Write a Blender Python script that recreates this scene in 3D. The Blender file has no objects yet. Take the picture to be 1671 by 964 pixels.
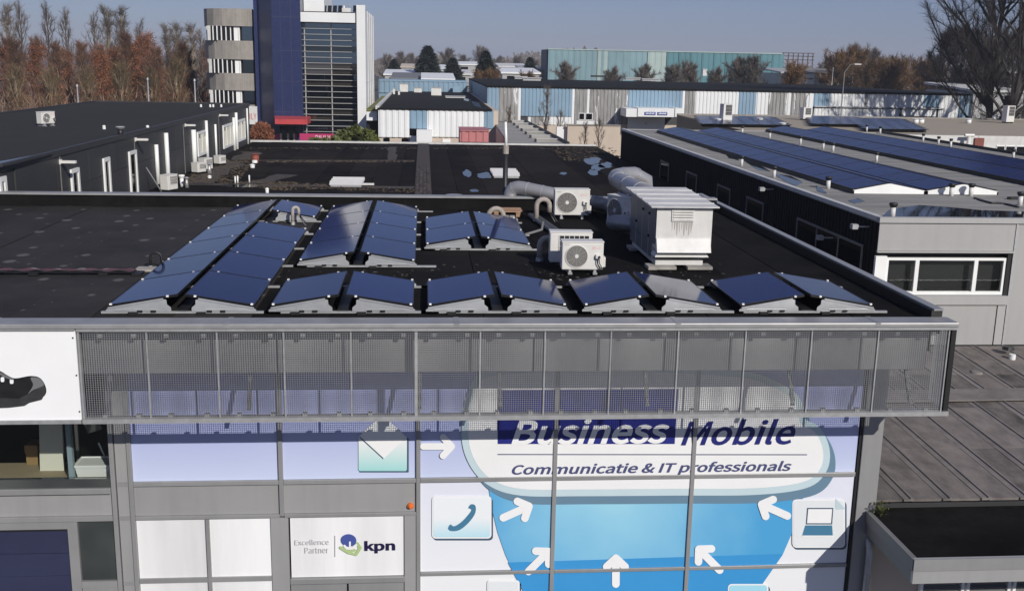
import bpy, bmesh, math, random
from mathutils import Vector, Matrix
import numpy as np
random.seed(7)
R = math.radians
SC = bpy.context.scene
COL = SC.collection

# ------------------------------------------------------------------ camera, sky, sun, exposure
H = 9.66                                     # eye height of the drone, metres above the ground
PITCH, YAW, ROLL, FPX = R(12.619), R(4.957), R(1.125), 1700.0
fw = Vector((math.sin(YAW)*math.cos(PITCH), math.cos(YAW)*math.cos(PITCH), -math.sin(PITCH)))
rt0 = Vector((math.cos(YAW), -math.sin(YAW), 0)); up0 = rt0.cross(fw)
rt = rt0*math.cos(ROLL) + up0*math.sin(ROLL); up = -rt0*math.sin(ROLL) + up0*math.cos(ROLL)
cam = bpy.data.objects.new('camera', bpy.data.cameras.new('camera')); COL.objects.link(cam)
cam.matrix_world = Matrix(((rt.x, up.x, -fw.x, 0), (rt.y, up.y, -fw.y, 0), (rt.z, up.z, -fw.z, H), (0, 0, 0, 1)))
cam.data.sensor_width = 36; cam.data.lens = FPX/1671*36
cam.data.clip_start = .1; cam.data.clip_end = 20000
SC.camera = cam
SUN = Vector((-.5, 1, -.62)).normalized()    # the way the sunlight travels
EL = math.asin(-SUN.z); AZ = math.atan2(-SUN.x, -SUN.y)
wd = bpy.data.worlds.new('World'); SC.world = wd; wd.use_nodes = True
nt = wd.node_tree; sky = nt.nodes.new('ShaderNodeTexSky'); sky.sky_type = 'NISHITA'; sky.sun_disc = False
sky.sun_elevation = EL; sky.sun_rotation = AZ; sky.air_density = 1.0; sky.dust_density = .35; sky.ozone_density = 1.5; sky.altitude = 0
sky.ozone_density = 3.0
tint = nt.nodes.new('ShaderNodeMixRGB'); tint.blend_type = 'MULTIPLY'; tint.inputs[0].default_value = 1; tint.inputs[2].default_value = (.78, .86, 1.12, 1); nt.links.new(sky.outputs[0], tint.inputs[1])
veil = nt.nodes.new('ShaderNodeMixRGB'); veil.inputs[0].default_value = .45; veil.inputs[2].default_value = (4.2, 4.75, 8.3, 1); nt.links.new(tint.outputs[0], veil.inputs[1])   # even high haze over the blue
nt.links.new(veil.outputs[0], nt.nodes['Background'].inputs[0]); nt.nodes['Background'].inputs[1].default_value = .055
sl = bpy.data.lights.new('sun', 'SUN'); sl.energy = 4.05; sl.angle = R(.5); sl.color = (1, .955, .88)
so = bpy.data.objects.new('sun', sl); COL.objects.link(so); so.rotation_euler = SUN.to_track_quat('-Z', 'Y').to_euler(); so.location = (20, -30, 40)
SC.view_settings.view_transform = 'Standard'; SC.view_settings.look = 'None'; SC.view_settings.gamma = 1
SC.view_settings.exposure = 0.0

def W(x, y, X=None, Y=None, Z=None):
    """the point of the place that lies on one plane (X, Y or Z given) along a sight line of the survey photograph"""
    d = fw*FPX + rt*(x-835.5) - up*(y-482)
    t = X/d.x if X is not None else (Y/d.y if Y is not None else (Z-H)/d.z)
    return Vector((d.x*t, d.y*t, H+d.z*t))

# ------------------------------------------------------------------ materials
MATS = {}
def srgb(r, g, b):
    return tuple(((c/255)/12.92 if c/255 <= .04045 else ((c/255+.055)/1.055)**2.4) for c in (r, g, b))
class NT:
    def __init__(s, m): s.t = m.node_tree; s.b = s.t.nodes['Principled BSDF']
    def n(s, kind, **kw):
        o = s.t.nodes.new('ShaderNode'+kind)
        for k, v in kw.items():
            if k in o.inputs: o.inputs[k].default_value = v
            else: setattr(o, k, v)
        return o
    def l(s, a, b): s.t.links.new(a, b)
def newmat(name):
    m = bpy.data.materials.new(name); m.use_nodes = True; MATS[name] = m; return m, NT(m)
def ramp(n, fac, stops):
    r = n.n('ValToRGB'); e = r.color_ramp.elements
    while len(e) < len(stops): e.new(.5)
    for q, (p, c) in zip(e, stops): q.position = p; q.color = (*c, 1) if len(c) == 3 else c
    n.l(fac, r.inputs[0]); return r.outputs[0]
def mul(c, k): return tuple(min(1, x*k) for x in c)
def mat(name, rgb, rough=.6, metal=0., var=.12, scale=1.5, bump=0., stretch=(1, 1, 1), spec=.5, coat=0., streak=0., rvar=0., dust=None):
    m, n = newmat(name); b = n.b
    b.inputs['Roughness'].default_value = rough; b.inputs['Metallic'].default_value = metal
    b.inputs['Specular IOR Level'].default_value = spec; b.inputs['Coat Weight'].default_value = coat
    g = n.n('NewGeometry'); mp = n.n('Mapping'); mp.inputs['Scale'].default_value = stretch
    n.l(g.outputs['Position'], mp.inputs[0])
    nz = n.n('TexNoise', Scale=scale, Detail=6., Roughness=.65); n.l(mp.outputs[0], nz.inputs[0])
    oi = n.n('ObjectInfo'); ad = n.n('Math', operation='MULTIPLY_ADD'); n.l(oi.outputs['Random'], ad.inputs[0]); ad.inputs[1].default_value = .3 if dust is None else .55
    n.l(nz.outputs[0], ad.inputs[2])
    c = ramp(n, ad.outputs[0], [(.3, mul(rgb, 1-var*1.6)), (.85, mul(rgb, 1+var))])
    if streak:
        m2 = n.n('Mapping'); m2.inputs['Scale'].default_value = (6, 6, .35); n.l(g.outputs['Position'], m2.inputs[0])
        n2 = n.n('TexNoise', Scale=1.3, Detail=5.); n.l(m2.outputs[0], n2.inputs[0])
        f = ramp(n, n2.outputs[0], [(.42, (0, 0, 0)), (.72, (streak,)*3)])
        mx = n.n('MixRGB'); n.l(f, mx.inputs[0]); n.l(c, mx.inputs[1]); mx.inputs[2].default_value = (*mul(rgb, .38), 1); c = mx.outputs[0]
    if dust:                                   # silt that dried in shallow pools, and worn granules
        n3 = n.n('TexNoise', Scale=.32, Detail=7., Roughness=.7); n.l(g.outputs['Position'], n3.inputs[0]); f = ramp(n, n3.outputs[0], [(.47, (0, 0, 0)), (.54, (.5,)*3), (.68, (.85,)*3)])
        n4 = n.n('TexNoise', Scale=5., Detail=6., Roughness=.8); n.l(g.outputs['Position'], n4.inputs[0]); f4 = ramp(n, n4.outputs[0], [(.4, (.25,)*3), (.65, (1, 1, 1))]); ff = n.n('MixRGB', blend_type='MULTIPLY'); ff.inputs[0].default_value = 1; n.l(f, ff.inputs[1]); n.l(f4, ff.inputs[2])
        mx = n.n('MixRGB'); n.l(ff.outputs[0], mx.inputs[0]); n.l(c, mx.inputs[1]); mx.inputs[2].default_value = (*dust, 1); c = mx.outputs[0]
    n.l(c, b.inputs['Base Color'])
    if rvar:
        rr = ramp(n, nz.outputs[0], [(.3, (max(.02, rough-rvar),)*3), (.7, (min(1, rough+rvar),)*3)]); n.l(rr, b.inputs['Roughness'])
    if bump:
        bp = n.n('Bump', Strength=bump, Distance=.02); n.l(nz.outputs[0], bp.inputs['Height']); n.l(bp.outputs[0], b.inputs['Normal'])
    return m
def flat(name, rgb, rough=.35, coat=0.): return mat(name, rgb, rough, var=.03, coat=coat)
def grad(name, lo, hi, z0, z1, rough=.2, extra=.05, xr=None):
    """print that runs from one ink colour to another up the film"""
    m, n = newmat(name); g = n.n('NewGeometry'); sp = n.n('SeparateXYZ'); n.l(g.outputs['Position'], sp.inputs[0])
    mr = n.n('MapRange'); mr.inputs[1].default_value = z0; mr.inputs[2].default_value = z1; n.l(sp.outputs[2], mr.inputs[0])
    nz = n.n('TexNoise', Scale=.9, Detail=3.); n.l(g.outputs['Position'], nz.inputs[0])
    ma = n.n('Math', operation='MULTIPLY_ADD'); n.l(nz.outputs[0], ma.inputs[0]); ma.inputs[1].default_value = extra*4; ma.inputs[2].default_value = -extra*2
    ad = n.n('Math', operation='ADD'); n.l(mr.outputs[0], ad.inputs[0]); n.l(ma.outputs[0], ad.inputs[1])
    c = ramp(n, ad.outputs[0], [(0, lo), (1, hi)]); n.l(c, n.b.inputs['Base Color']); n.b.inputs['Roughness'].default_value = rough
    return m

M = {}
M['roof_main'] = mat('bitumen_main', (.0072, .0069, .0068), .9, var=.5, scale=.9, bump=.25, spec=.06, dust=(.021, .0195, .0185))
M['roof_mid'] = mat('bitumen_mid', (.0095, .0084, .0078), .9, var=.5, scale=.6, bump=.3, spec=.06, dust=(.036, .027, .021))
M['roof_left'] = mat('bitumen_left', (.028, .0275, .0275), .9, var=.5, scale=.7, bump=.3, spec=.05, dust=(.05, .049, .047), stretch=(.35, 2.5, 1))
M['roof_right'] = mat('felt_right', (.25, .24, .22), .8, var=.28, scale=.8, bump=.25, stretch=(.3, 2.2, 1), spec=.3)
M['roof_far'] = mat('bitumen_far', (.0095, .009, .0085), .9, var=.35, scale=.4, spec=.2)
M['alu'] = mat('grey_aluminium', (.30, .298, .298), .42, .25, var=.08, streak=.10)
M['panel_grey'] = mat('grey_panel', (.33, .327, .325), .4, .15, var=.07, scale=.8, streak=.09)
M['coping'] = mat('coping_metal', (.30, .297, .296), .45, .3, var=.16, scale=3)
M['galv'] = mat('galvanised_steel', (.42, .42, .42), .45, .45, var=.15, scale=9)
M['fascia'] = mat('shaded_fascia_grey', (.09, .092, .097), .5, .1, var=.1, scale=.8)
M['stain'] = mat('rust_streaks', (.40, .375, .345), .8, var=.2, scale=3, stretch=(7, 1, .6))
M['rust_steel'] = mat('rusty_steel', (.09, .06, .05), .8, var=.3)
M['grit'] = mat('grit', (.04, .037, .034), .9, var=.6, scale=30)
M['tile_seam'] = mat('tile_seam', (.05, .055, .115), .5, var=.1)
M['bark_pale'] = mat('pale_bark', (.27, .21, .14), .9, var=.3, scale=2)
M['twig_red'] = mat('red_brown_twigs', (.135, .07, .043), .9, var=.4, scale=.25)
M['twig_olive'] = mat('olive_brown_twigs', (.14, .097, .05), .9, var=.4, scale=.25)
M['twig_rust2'] = mat('orange_brown_leaves', (.235, .085, .036), .9, var=.45, scale=.3)
M['blind'], n_ = newmat('blinds_behind_glass'); n_.b.inputs['Base Color'].default_value = (.035, .031, .026, 1); n_.b.inputs['Roughness'].default_value = .05; n_.b.inputs['IOR'].default_value = 2.2
M['screen'] = mat('screen_steel', (.26, .265, .275), .5, .35, var=.12, scale=9)
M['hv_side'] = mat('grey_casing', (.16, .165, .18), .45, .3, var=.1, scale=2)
M['plate'] = mat('solar_bracket_steel', (.5, .51, .52), .4, .5, var=.1, scale=6)
M['duct'] = mat('spiral_duct_steel', (.36, .355, .36), .42, .45, var=.05, scale=2)
M['black'] = mat('black_plastic', (.012, .012, .012), .5, var=.2)
M['pv_frame'] = mat('black_frame', (.008, .008, .009), .35, var=.1)
M['white'] = mat('white_paint', (.78, .78, .76), .45, var=.05, scale=2)
M['white_dirty'] = mat('weathered_white', (.60, .59, .565), .5, var=.12, scale=2, streak=.15)
M['ac_white'] = mat('ac_white', (.64, .625, .59), .45, var=.05, scale=5)
M['grille'] = mat('fan_grille_grey', (.17, .16, .145), .6, var=.2, scale=12)
M['beige_foam'] = mat('pipe_foam', (.36, .32, .28), .8, var=.2, scale=12)
M['wood'] = mat('timber', (.33, .2, .12), .8, var=.3, scale=6, stretch=(1, 8, 8))
M['concrete_block'] = mat('concrete_block', (.3, .28, .25), .85, var=.25, scale=6)
M['cable'] = mat('cable_grey', (.16, .16, .16), .6, var=.1)
M['cable_red'] = mat('cable_magenta', (.10, .028, .05), .6, var=.3, scale=10)
M['dark_wall'] = mat('anthracite_cladding', (.035, .035, .037), .55, var=.15, scale=.6)
M['black_wall'] = mat('black_cladding', (.006, .006, .0065), .7, var=.2, scale=.6, spec=.2)
M['grey_wall'] = mat('light_grey_cladding', (.36, .355, .345), .5, var=.07, scale=.5, streak=.07)
M['concrete'] = mat('precast_concrete', (.30, .275, .245), .85, var=.16, scale=.9, streak=.35)
M['hall_blue'] = mat('sky_blue_cladding', (.205, .305, .395), .5, var=.1, scale=.5)
M['hall_blue2'] = mat('blue_cladding', (.12, .20, .32), .5, var=.1, scale=.5)
M['hall_white'] = mat('white_cladding', (.72, .725, .72), .5, var=.05, scale=.4)
M['teal_a'] = mat('pale_teal_cladding', (.165, .265, .295), .5, var=.12, scale=.2)
M['teal_b'] = mat('teal_cladding', (.07, .185, .215), .5, var=.1, scale=.1)
M['teal_c'] = mat('grey_green_cladding', (.32, .40, .38), .5, var=.1, scale=.2)
M['navy_wall'] = mat('navy_cladding', (.02, .035, .075), .6, var=.1)
M['beige'] = mat('beige_render', (.52, .44, .36), .85, var=.07, scale=.6)
M['pink'] = mat('faded_red_panel', (.42, .16, .16), .6, var=.12, scale=.9)
M['red'] = mat('red_paint', (.45, .055, .06), .45, var=.1)
M['magenta'] = mat('magenta_paint', (.42, .03, .12), .45, var=.1)
M['brick_red'] = mat('rust_red', (.20, .055, .04), .7, var=.2)
M['brown_roof'] = mat('brown_roof_sheet', (.14, .122, .112), .88, var=.5, scale=2.2, bump=.35, stretch=(1.3, .7, 1), streak=.0)
M['batten'] = mat('roof_batten', (.165, .148, .138), .8, var=.3, scale=2.5, bump=.2)
M['ground'] = mat('ground', (.05, .048, .042), .9, var=.4, scale=.05)
M['asphalt'] = mat('asphalt', (.05, .05, .052), .9, var=.2, scale=.4)
M['bark'] = mat('bark', (.09, .07, .055), .9, var=.3, scale=2)
M['bark_dark'] = mat('dark_bark', (.035, .03, .027), .9, var=.3, scale=2)
M['twig_brown'] = mat('brown_twigs', (.19, .125, .085), .9, var=.35, scale=.25)
M['twig_grey'] = mat('grey_twigs', (.14, .117, .102), .9, var=.3, scale=.25)
M['twig_rust'] = mat('rust_leaves', (.22, .08, .04), .9, var=.4, scale=.2)
M['twig_dark'] = mat('dark_twigs', (.045, .037, .034), .9, var=.3, scale=.25)
M['conifer'] = mat('conifer_needles', (.018, .028, .02), .9, var=.4, scale=.6)
M['hedge'] = mat('laurel_leaves', (.11, .13, .028), .6, var=.5, scale=1.6)
M['olive'] = mat('olive_leaves', (.13, .07, .025), .8, var=.5, scale=.4)
M['moss'] = mat('moss_roof', (.12, .125, .035), .95, var=.4, scale=1.)
M['gravel'] = mat('gravel', (.28, .24, .185), .95, var=.35, scale=14)
M['gravel_dark'] = mat('dark_gravel', (.052, .042, .036), .95, var=.6, scale=9, bump=.4)
M['weeds'] = mat('dead_weeds', (.065, .048, .032), .95, var=.5, scale=6)
M['tarpatch'] = mat('dried_silt', (.033, .032, .031), .9, var=.3, scale=4)
M['navy'] = flat('navy_vinyl', srgb(38, 42, 112), .3)
M['navy_rect'] = flat('navy_blue_vinyl', srgb(40, 46, 125), .3)
M['slate'] = flat('slate_vinyl', srgb(75, 80, 118), .3)
M['shadow_teal'] = flat('grey_teal_vinyl', srgb(104, 132, 152), .3)
M['halo'] = flat('pale_green_vinyl', srgb(188, 206, 212), .3)
M['halo_low'] = flat('pale_blue_vinyl', srgb(165, 200, 215), .3)
M['vwhite'] = flat('white_vinyl', srgb(232, 232, 232), .25)
M['vwhite2'] = flat('offwhite_vinyl', srgb(222, 226, 228), .25)
M['icon_edge'] = flat('icon_outline', srgb(70, 90, 110), .3)
M['phone_blue'] = flat('steel_blue_vinyl', srgb(70, 120, 150), .3)
M['grey_text'] = flat('grey_lettering', srgb(185, 185, 188), .3)
M['kpn_navy'] = flat('dark_violet_lettering', srgb(32, 25, 66), .3)
M['kpn_green'] = flat('pale_green_ink', srgb(170, 190, 135), .3)
M['kpn_blue'] = flat('violet_blue_ink', srgb(70, 85, 150), .3)
M['lg'] = flat('faded_pink_ink', srgb(222, 180, 178), .5)
M['orange'] = flat('amber_lens', (.75, .16, .02), .25)
M['red_ink'] = flat('red_lettering', (.5, .03, .03), .4)
M['sign_blue'] = flat('sign_blue', (.08, .10, .30), .4)
M['shoe'] = mat('printed_shoe_black', (.012, .012, .013), .35, var=.5, scale=8)
M['shoe_sole'] = mat('printed_sole_grey', (.035, .035, .037), .35, var=.3, scale=8)
M['shoe_light'] = flat('printed_highlight', (.16, .16, .165), .35)
M['banner'] = flat('white_banner', (.80, .80, .80), .5)
M['blue_door'] = mat('blue_shutter', (.03, .034, .075), .4, var=.1, scale=2)
M['cardboard'] = mat('cardboard', (.33, .21, .09), .8, var=.15)
M['tan'] = mat('tan_board', (.36, .29, .19), .7, var=.1)
M['cream'] = mat('cream_board', (.7, .68, .58), .6, var=.05)
M['grey_blue'] = mat('grey_blue_post', (.25, .32, .36), .6, var=.08)
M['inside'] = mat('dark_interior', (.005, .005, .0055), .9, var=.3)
M['film_up'] = grad('window_film_periwinkle', srgb(196, 205, 230), srgb(150, 157, 208), 3.55, 4.9, .15)
M['film_mid'] = grad('window_film_pale', srgb(226, 228, 232), srgb(216, 219, 231), 2.3, 3.5, .15)
M['film_low'] = grad('window_film_white', srgb(222, 224, 228), srgb(228, 229, 231), 0, 2, .15)
M['frost'] = mat('frosted_pane', srgb(224, 224, 224), .18, var=.13, scale=.9, stretch=(1.5, 1, .15))
M['env'] = grad('envelope_ink', srgb(158, 210, 208), srgb(228, 230, 230), 3.72, 4.2, .2)
M['card'] = grad('icon_card_ink', srgb(160, 212, 228), srgb(228, 232, 234), 2.55, 2.95, .2)
M['puddle'], n_ = newmat('standing_water'); n_.b.inputs['Base Color'].default_value = (.012, .013, .016, 1); n_.b.inputs['Roughness'].default_value = .03; n_.b.inputs['IOR'].default_value = 1.33; n_.b.inputs['Specular IOR Level'].default_value = .2
def build_special():
    # bright blue disc print: lighter in the middle
    m, n = newmat('cyan_disc_print'); g = n.n('NewGeometry'); vs = n.n('VectorMath', operation='DISTANCE'); n.l(g.outputs['Position'], vs.inputs[0]); vs.inputs[1].default_value = (2.9, 14.6, 3.3)
    nz = n.n('TexNoise', Scale=1.4, Detail=5.); n.l(g.outputs['Position'], nz.inputs[0])
    ma = n.n('Math', operation='MULTIPLY_ADD'); n.l(nz.outputs[0], ma.inputs[0]); ma.inputs[1].default_value = 1.1; n.l(vs.outputs['Value'], ma.inputs[2])
    dv = n.n('Math', operation='MULTIPLY'); n.l(ma.outputs[0], dv.inputs[0]); dv.inputs[1].default_value = 1/3.4
    c = ramp(n, dv.outputs[0], [(.22, srgb(150, 203, 224)), (.85, srgb(78, 158, 208))]); n.l(c, n.b.inputs['Base Color']); n.b.inputs['Roughness'].default_value = .15; M['cyan'] = m
    M['cyan_low'] = flat('strong_blue_print', srgb(62, 146, 204), .15)
    # solar cell glass
    m, n = newmat('solar_cell_glass'); b = n.b
    oi = n.n('ObjectInfo'); c = ramp(n, oi.outputs['Random'], [(0, (.003, .009, .062)), (1, (.005, .015, .10))]); n.l(c, b.inputs['Base Color'])
    b.inputs['Roughness'].default_value = .09; b.inputs['Specular IOR Level'].default_value = .16
    M['pv'] = m
    m, n = newmat('blue_solar_cell_glass'); b = n.b
    oi = n.n('ObjectInfo'); c = ramp(n, oi.outputs['Random'], [(0, (.003, .009, .062)), (1, (.005, .013, .085))]); n.l(c, b.inputs['Base Color'])
    b.inputs['Roughness'].default_value = .2; b.inputs['Specular IOR Level'].default_value = .08; M['pv_blue'] = m
    # flaking paint over grey boarding
    m, n = newmat('flaking_cladding'); g = n.n('NewGeometry'); mp = n.n('Mapping'); mp.inputs['Scale'].default_value = (1, 1, .13); n.l(g.outputs['Position'], mp.inputs[0])
    nz = n.n('TexNoise', Scale=1.6, Detail=6., Roughness=.7); n.l(mp.outputs[0], nz.inputs[0])
    n2 = n.n('TexNoise', Scale=6., Detail=5.); n.l(mp.outputs[0], n2.inputs[0])
    grey = ramp(n, n2.outputs[0], [(.3, (.19, .185, .18)), (.7, (.33, .325, .315))])
    k = ramp(n, nz.outputs[0], [(.575, (0, 0, 0)), (.60, (1, 1, 1))]); mx = n.n('MixRGB'); n.l(k, mx.inputs[0]); n.l(grey, mx.inputs[1]); mx.inputs[2].default_value = (.72, .72, .72, 1)
    n.l(mx.outputs[0], n.b.inputs['Base Color']); n.b.inputs['Roughness'].default_value = .8; M['flake'] = m
    # small blue tiles
    m, n = newmat('blue_tiles'); g = n.n('NewGeometry'); sp = n.n('SeparateXYZ'); n.l(g.outputs['Position'], sp.inputs[0])
    ad = n.n('Math', operation='ADD'); n.l(sp.outputs[0], ad.inputs[0]); n.l(sp.outputs[1], ad.inputs[1]); cb = n.n('CombineXYZ'); n.l(ad.outputs[0], cb.inputs[0]); n.l(sp.outputs[2], cb.inputs[1])
    br = n.n('TexBrick', Scale=1.6, offset=0.); br.inputs['Mortar Size'].default_value = .012; br.inputs['Brick Width'].default_value = .35; br.inputs['Row Height'].default_value = .35
    br.inputs['Color1'].default_value = (.017, .025, .078, 1); br.inputs['Color2'].default_value = (.022, .031, .095, 1); br.inputs['Mortar'].default_value = (.035, .04, .10, 1)
    n.l(cb.outputs[0], br.inputs[0]); n.l(br.outputs[0], n.b.inputs['Base Color']); n.b.inputs['Roughness'].default_value = .3; M['tile'] = m
    # mirror-coated dark glazing
    m, n = newmat('coated_glass'); n.b.inputs['Base Color'].default_value = (.004, .0045, .006, 1); n.b.inputs['Roughness'].default_value = .02; n.b.inputs['IOR'].default_value = 2.9; n.b.inputs['Specular Tint'].default_value = (.62, .82, 1, 1); M['mirror'] = m
    m, n = newmat('dark_glass'); n.b.inputs['Base Color'].default_value = (.006, .006, .007, 1); n.b.inputs['Roughness'].default_value = .04; M['glass'] = m
    m, n = newmat('grey_green_glass'); nz = n.n('TexNoise', Scale=.9); g = n.n('NewGeometry'); n.l(g.outputs['Position'], nz.inputs[0])
    c = ramp(n, nz.outputs[0], [(.3, (.035, .04, .04)), (.7, (.085, .092, .09))]); n.l(c, n.b.inputs['Base Color']); n.b.inputs['Roughness'].default_value = .06; M['glass_grey'] = m
    # clear pane
    m, n = newmat('clear_glass'); t = n.t; out = t.nodes['Material Output']; t.nodes.remove(n.b)
    tr = n.n('BsdfTransparent'); tr.inputs[0].default_value = (.93, .95, .94, 1); gl = n.n('BsdfGlossy', Roughness=.01); fr = n.n('Fresnel', IOR=1.5); mi = n.n('MixShader')
    n.l(fr.outputs[0], mi.inputs[0]); n.l(tr.outputs[0], mi.inputs[1]); n.l(gl.outputs[0], mi.inputs[2]); n.l(mi.outputs[0], out.inputs[0]); M['clear'] = m
    # left half of the main roof: dried spots left by puddles on the bitumen
    m, n = newmat('bitumen_spotted'); g = n.n('NewGeometry'); mp = n.n('Mapping'); mp.inputs['Scale'].default_value = (1.75, 1.25, 1); n.l(g.outputs['Position'], mp.inputs[0])
    vo = n.n('TexVoronoi', Scale=1., Randomness=.75, voronoi_dimensions='2D'); n.l(mp.outputs[0], vo.inputs[0])
    nz = n.n('TexNoise', Scale=.8, Detail=6., Roughness=.65); n.l(g.outputs['Position'], nz.inputs[0])
    base = ramp(n, nz.outputs[0], [(.3, (.016, .0145, .014)), (.75, (.034, .031, .029))])
    oi = n.n('ObjectInfo'); hs = n.n('HueSaturation'); mr = n.n('MapRange'); mr.inputs[3].default_value = .75; mr.inputs[4].default_value = 1.25; n.l(oi.outputs['Random'], mr.inputs[0]); n.l(mr.outputs[0], hs.inputs['Value']); n.l(base, hs.inputs['Color'])
    wn = n.n('SeparateColor'); n.l(vo.outputs['Color'], wn.inputs[0])
    th = n.n('Math', operation='MULTIPLY_ADD'); n.l(wn.outputs[0], th.inputs[0]); th.inputs[1].default_value = .26; th.inputs[2].default_value = -.05
    sb = n.n('Math', operation='SUBTRACT'); n.l(th.outputs[0], sb.inputs[0]); n.l(vo.outputs['Distance'], sb.inputs[1])
    k = ramp(n, sb.outputs[0], [(0, (0, 0, 0)), (.07, (1, 1, 1))]); mx = n.n('MixRGB'); n.l(k, mx.inputs[0]); n.l(hs.outputs[0], mx.inputs[1]); mx.inputs[2].default_value = (.105, .10, .094, 1)
    n.l(mx.outputs[0], n.b.inputs['Base Color']); n.b.inputs['Roughness'].default_value = .85; n.b.inputs['Specular IOR Level'].default_value = .25
    bp = n.n('Bump', Strength=.25, Distance=.02); n.l(nz.outputs[0], bp.inputs['Height']); n.l(bp.outputs[0], n.b.inputs['Normal']); M['roof_spots'] = m
build_special()

# ------------------------------------------------------------------ mesh helpers
class MB:
    def __init__(s): s.v = []; s.f = []
    def add(s, vs, fs):
        o = len(s.v); s.v += [tuple(p) for p in vs]; s.f += [tuple(i+o for i in q) for q in fs]; return s
    def box(s, x0, x1, y0, y1, z0, z1):
        return s.add([(x0,y0,z0),(x1,y0,z0),(x1,y1,z0),(x0,y1,z0),(x0,y0,z1),(x1,y0,z1),(x1,y1,z1),(x0,y1,z1)],
                     [(0,3,2,1),(4,5,6,7),(0,1,5,4),(1,2,6,5),(2,3,7,6),(3,0,4,7)])
    def hexa(s, lo, hi):                      # four points below, the four above them
        return s.add(list(lo)+list(hi), [(0,3,2,1),(4,5,6,7),(0,1,5,4),(1,2,6,5),(2,3,7,6),(3,0,4,7)])
    def bar(s, a, b, w, h=None, upv=(0, 0, 1)):
        a, b = Vector(a), Vector(b); h = h or w; d = (b-a).normalized(); u = Vector(upv)
        if abs(d.dot(u)) > .98: u = Vector((1, 0, 0))
        sx = d.cross(u).normalized()*w/2; sz = sx.cross(d).normalized()*h/2
        return s.hexa([a-sx-sz, a+sx-sz, b+sx-sz, b-sx-sz], [a-sx+sz, a+sx+sz, b+sx+sz, b-sx+sz])
    def cyl(s, a, b, r0, r1=None, n=12, cap=True):
        a, b = Vector(a), Vector(b); r1 = r0 if r1 is None else r1; d = (b-a).normalized()
        u = Vector((0, 0, 1)) if abs(d.z) < .95 else Vector((1, 0, 0)); x = d.cross(u).normalized(); y = d.cross(x)
        vs = [p+(x*math.cos(k*2*math.pi/n)+y*math.sin(k*2*math.pi/n))*r for p, r in ((a, r0), (b, r1)) for k in range(n)]
        fs = [(k, k+n, (k+1) % n+n, (k+1) % n) for k in range(n)]
        if cap: fs += [tuple(range(n)), tuple(reversed(range(n, 2*n)))]
        return s.add(vs, fs)
    def tube(s, pts, r, n=8, cap=True):
        pts = [Vector(p) for p in pts]; rs = r if isinstance(r, (list, tuple)) else [r]*len(pts); vs = []; px = None
        for i, p in enumerate(pts):
            d = (pts[min(i+1, len(pts)-1)]-pts[max(i-1, 0)]).normalized()
            if px is None:
                u = Vector((0, 0, 1)) if abs(d.z) < .9 else Vector((1, 0, 0)); px = d.cross(u).normalized()
            else: px = (px-d*px.dot(d)).normalized()
            y = d.cross(px)
            vs += [p+(px*math.cos(k*2*math.pi/n)+y*math.sin(k*2*math.pi/n))*rs[i] for k in range(n)]
        fs = [(i*n+k, (i+1)*n+k, (i+1)*n+(k+1) % n, i*n+(k+1) % n) for i in range(len(pts)-1) for k in range(n)]
        if cap: fs += [tuple(range(n)), tuple(reversed(range((len(pts)-1)*n, len(pts)*n)))]
        return s.add(vs, fs)
    def prism(s, poly, off):                  # any planar outline pushed along off
        n = len(poly); off = Vector(off); a = [Vector(p) for p in poly]; b = [p+off for p in a]
        return s.add(a+b, [tuple(reversed(range(n))), tuple(range(n, 2*n))]+[(k, (k+1) % n, (k+1) % n+n, k+n) for k in range(n)])
    def poly(s, pts): return s.add(pts, [tuple(range(len(pts)))])
    def disc(s, c, r, nrm=(0, -1, 0), n=20, rz=None):
        c = Vector(c); d = Vector(nrm).normalized(); u = Vector((0, 0, 1)) if abs(d.z) < .9 else Vector((1, 0, 0)); x = d.cross(u).normalized(); y = x.cross(d)
        rz = rz or r
        return s.poly([c+x*math.cos(k*2*math.pi/n)*r+y*math.sin(k*2*math.pi/n)*rz for k in range(n)])
    def mesh(s, name, m, off=(0, 0, 0), smooth=False):
        me = bpy.data.meshes.new(name); o = Vector(off)
        me.from_pydata([tuple(Vector(p)-o) for p in s.v], [], s.f)
        bm = bmesh.new(); bm.from_mesh(me); bmesh.ops.recalc_face_normals(bm, faces=bm.faces); bm.to_mesh(me); bm.free()
        me.materials.append(M[m] if isinstance(m, str) else m)
        if smooth:
            for p in me.polygons: p.use_smooth = True
        me.update(); return me
def wloc(o):
    v = Vector((0, 0, 0))
    while o is not None: v += o.location; o = o.parent
    return v
def thing(name, label, cat, loc=(0, 0, 0), rz=0, group=None):
    o = bpy.data.objects.new(name, None); o.empty_display_size = .3; COL.objects.link(o); o.location = loc; o.rotation_euler = (0, 0, rz)
    tag(o, label, cat, group); return o
def tag(o, label=None, cat=None, group=None, kind=None):
    for k, v in (('label', label), ('category', cat), ('group', group), ('kind', kind)):
        if v: o[k] = v
    return o
def part(name, mb, m, parent=None, label=None, local=False, smooth=False, kind=None, bevel=0):
    me = mb if isinstance(mb, bpy.types.Mesh) else mb.mesh(name, m, (0, 0, 0) if local or parent is None else wloc(parent), smooth)
    o = bpy.data.objects.new(name, me); COL.objects.link(o)
    if parent is not None: o.parent = parent
    if label: o['label'] = label
    if kind: o['kind'] = kind
    if bevel:
        b = o.modifiers.new('bevel', 'BEVEL'); b.width = bevel; b.segments = 2; b.limit_method = 'ANGLE'
    return o
def inst(name, me, parent, loc, rz=0):        # one more piece that shares its mesh; loc in the world
    o = bpy.data.objects.new(name, me); COL.objects.link(o); o.parent = parent
    o.location = Vector(loc)-(wloc(parent) if parent else Vector()); o.rotation_euler = (0, 0, rz); return o
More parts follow.
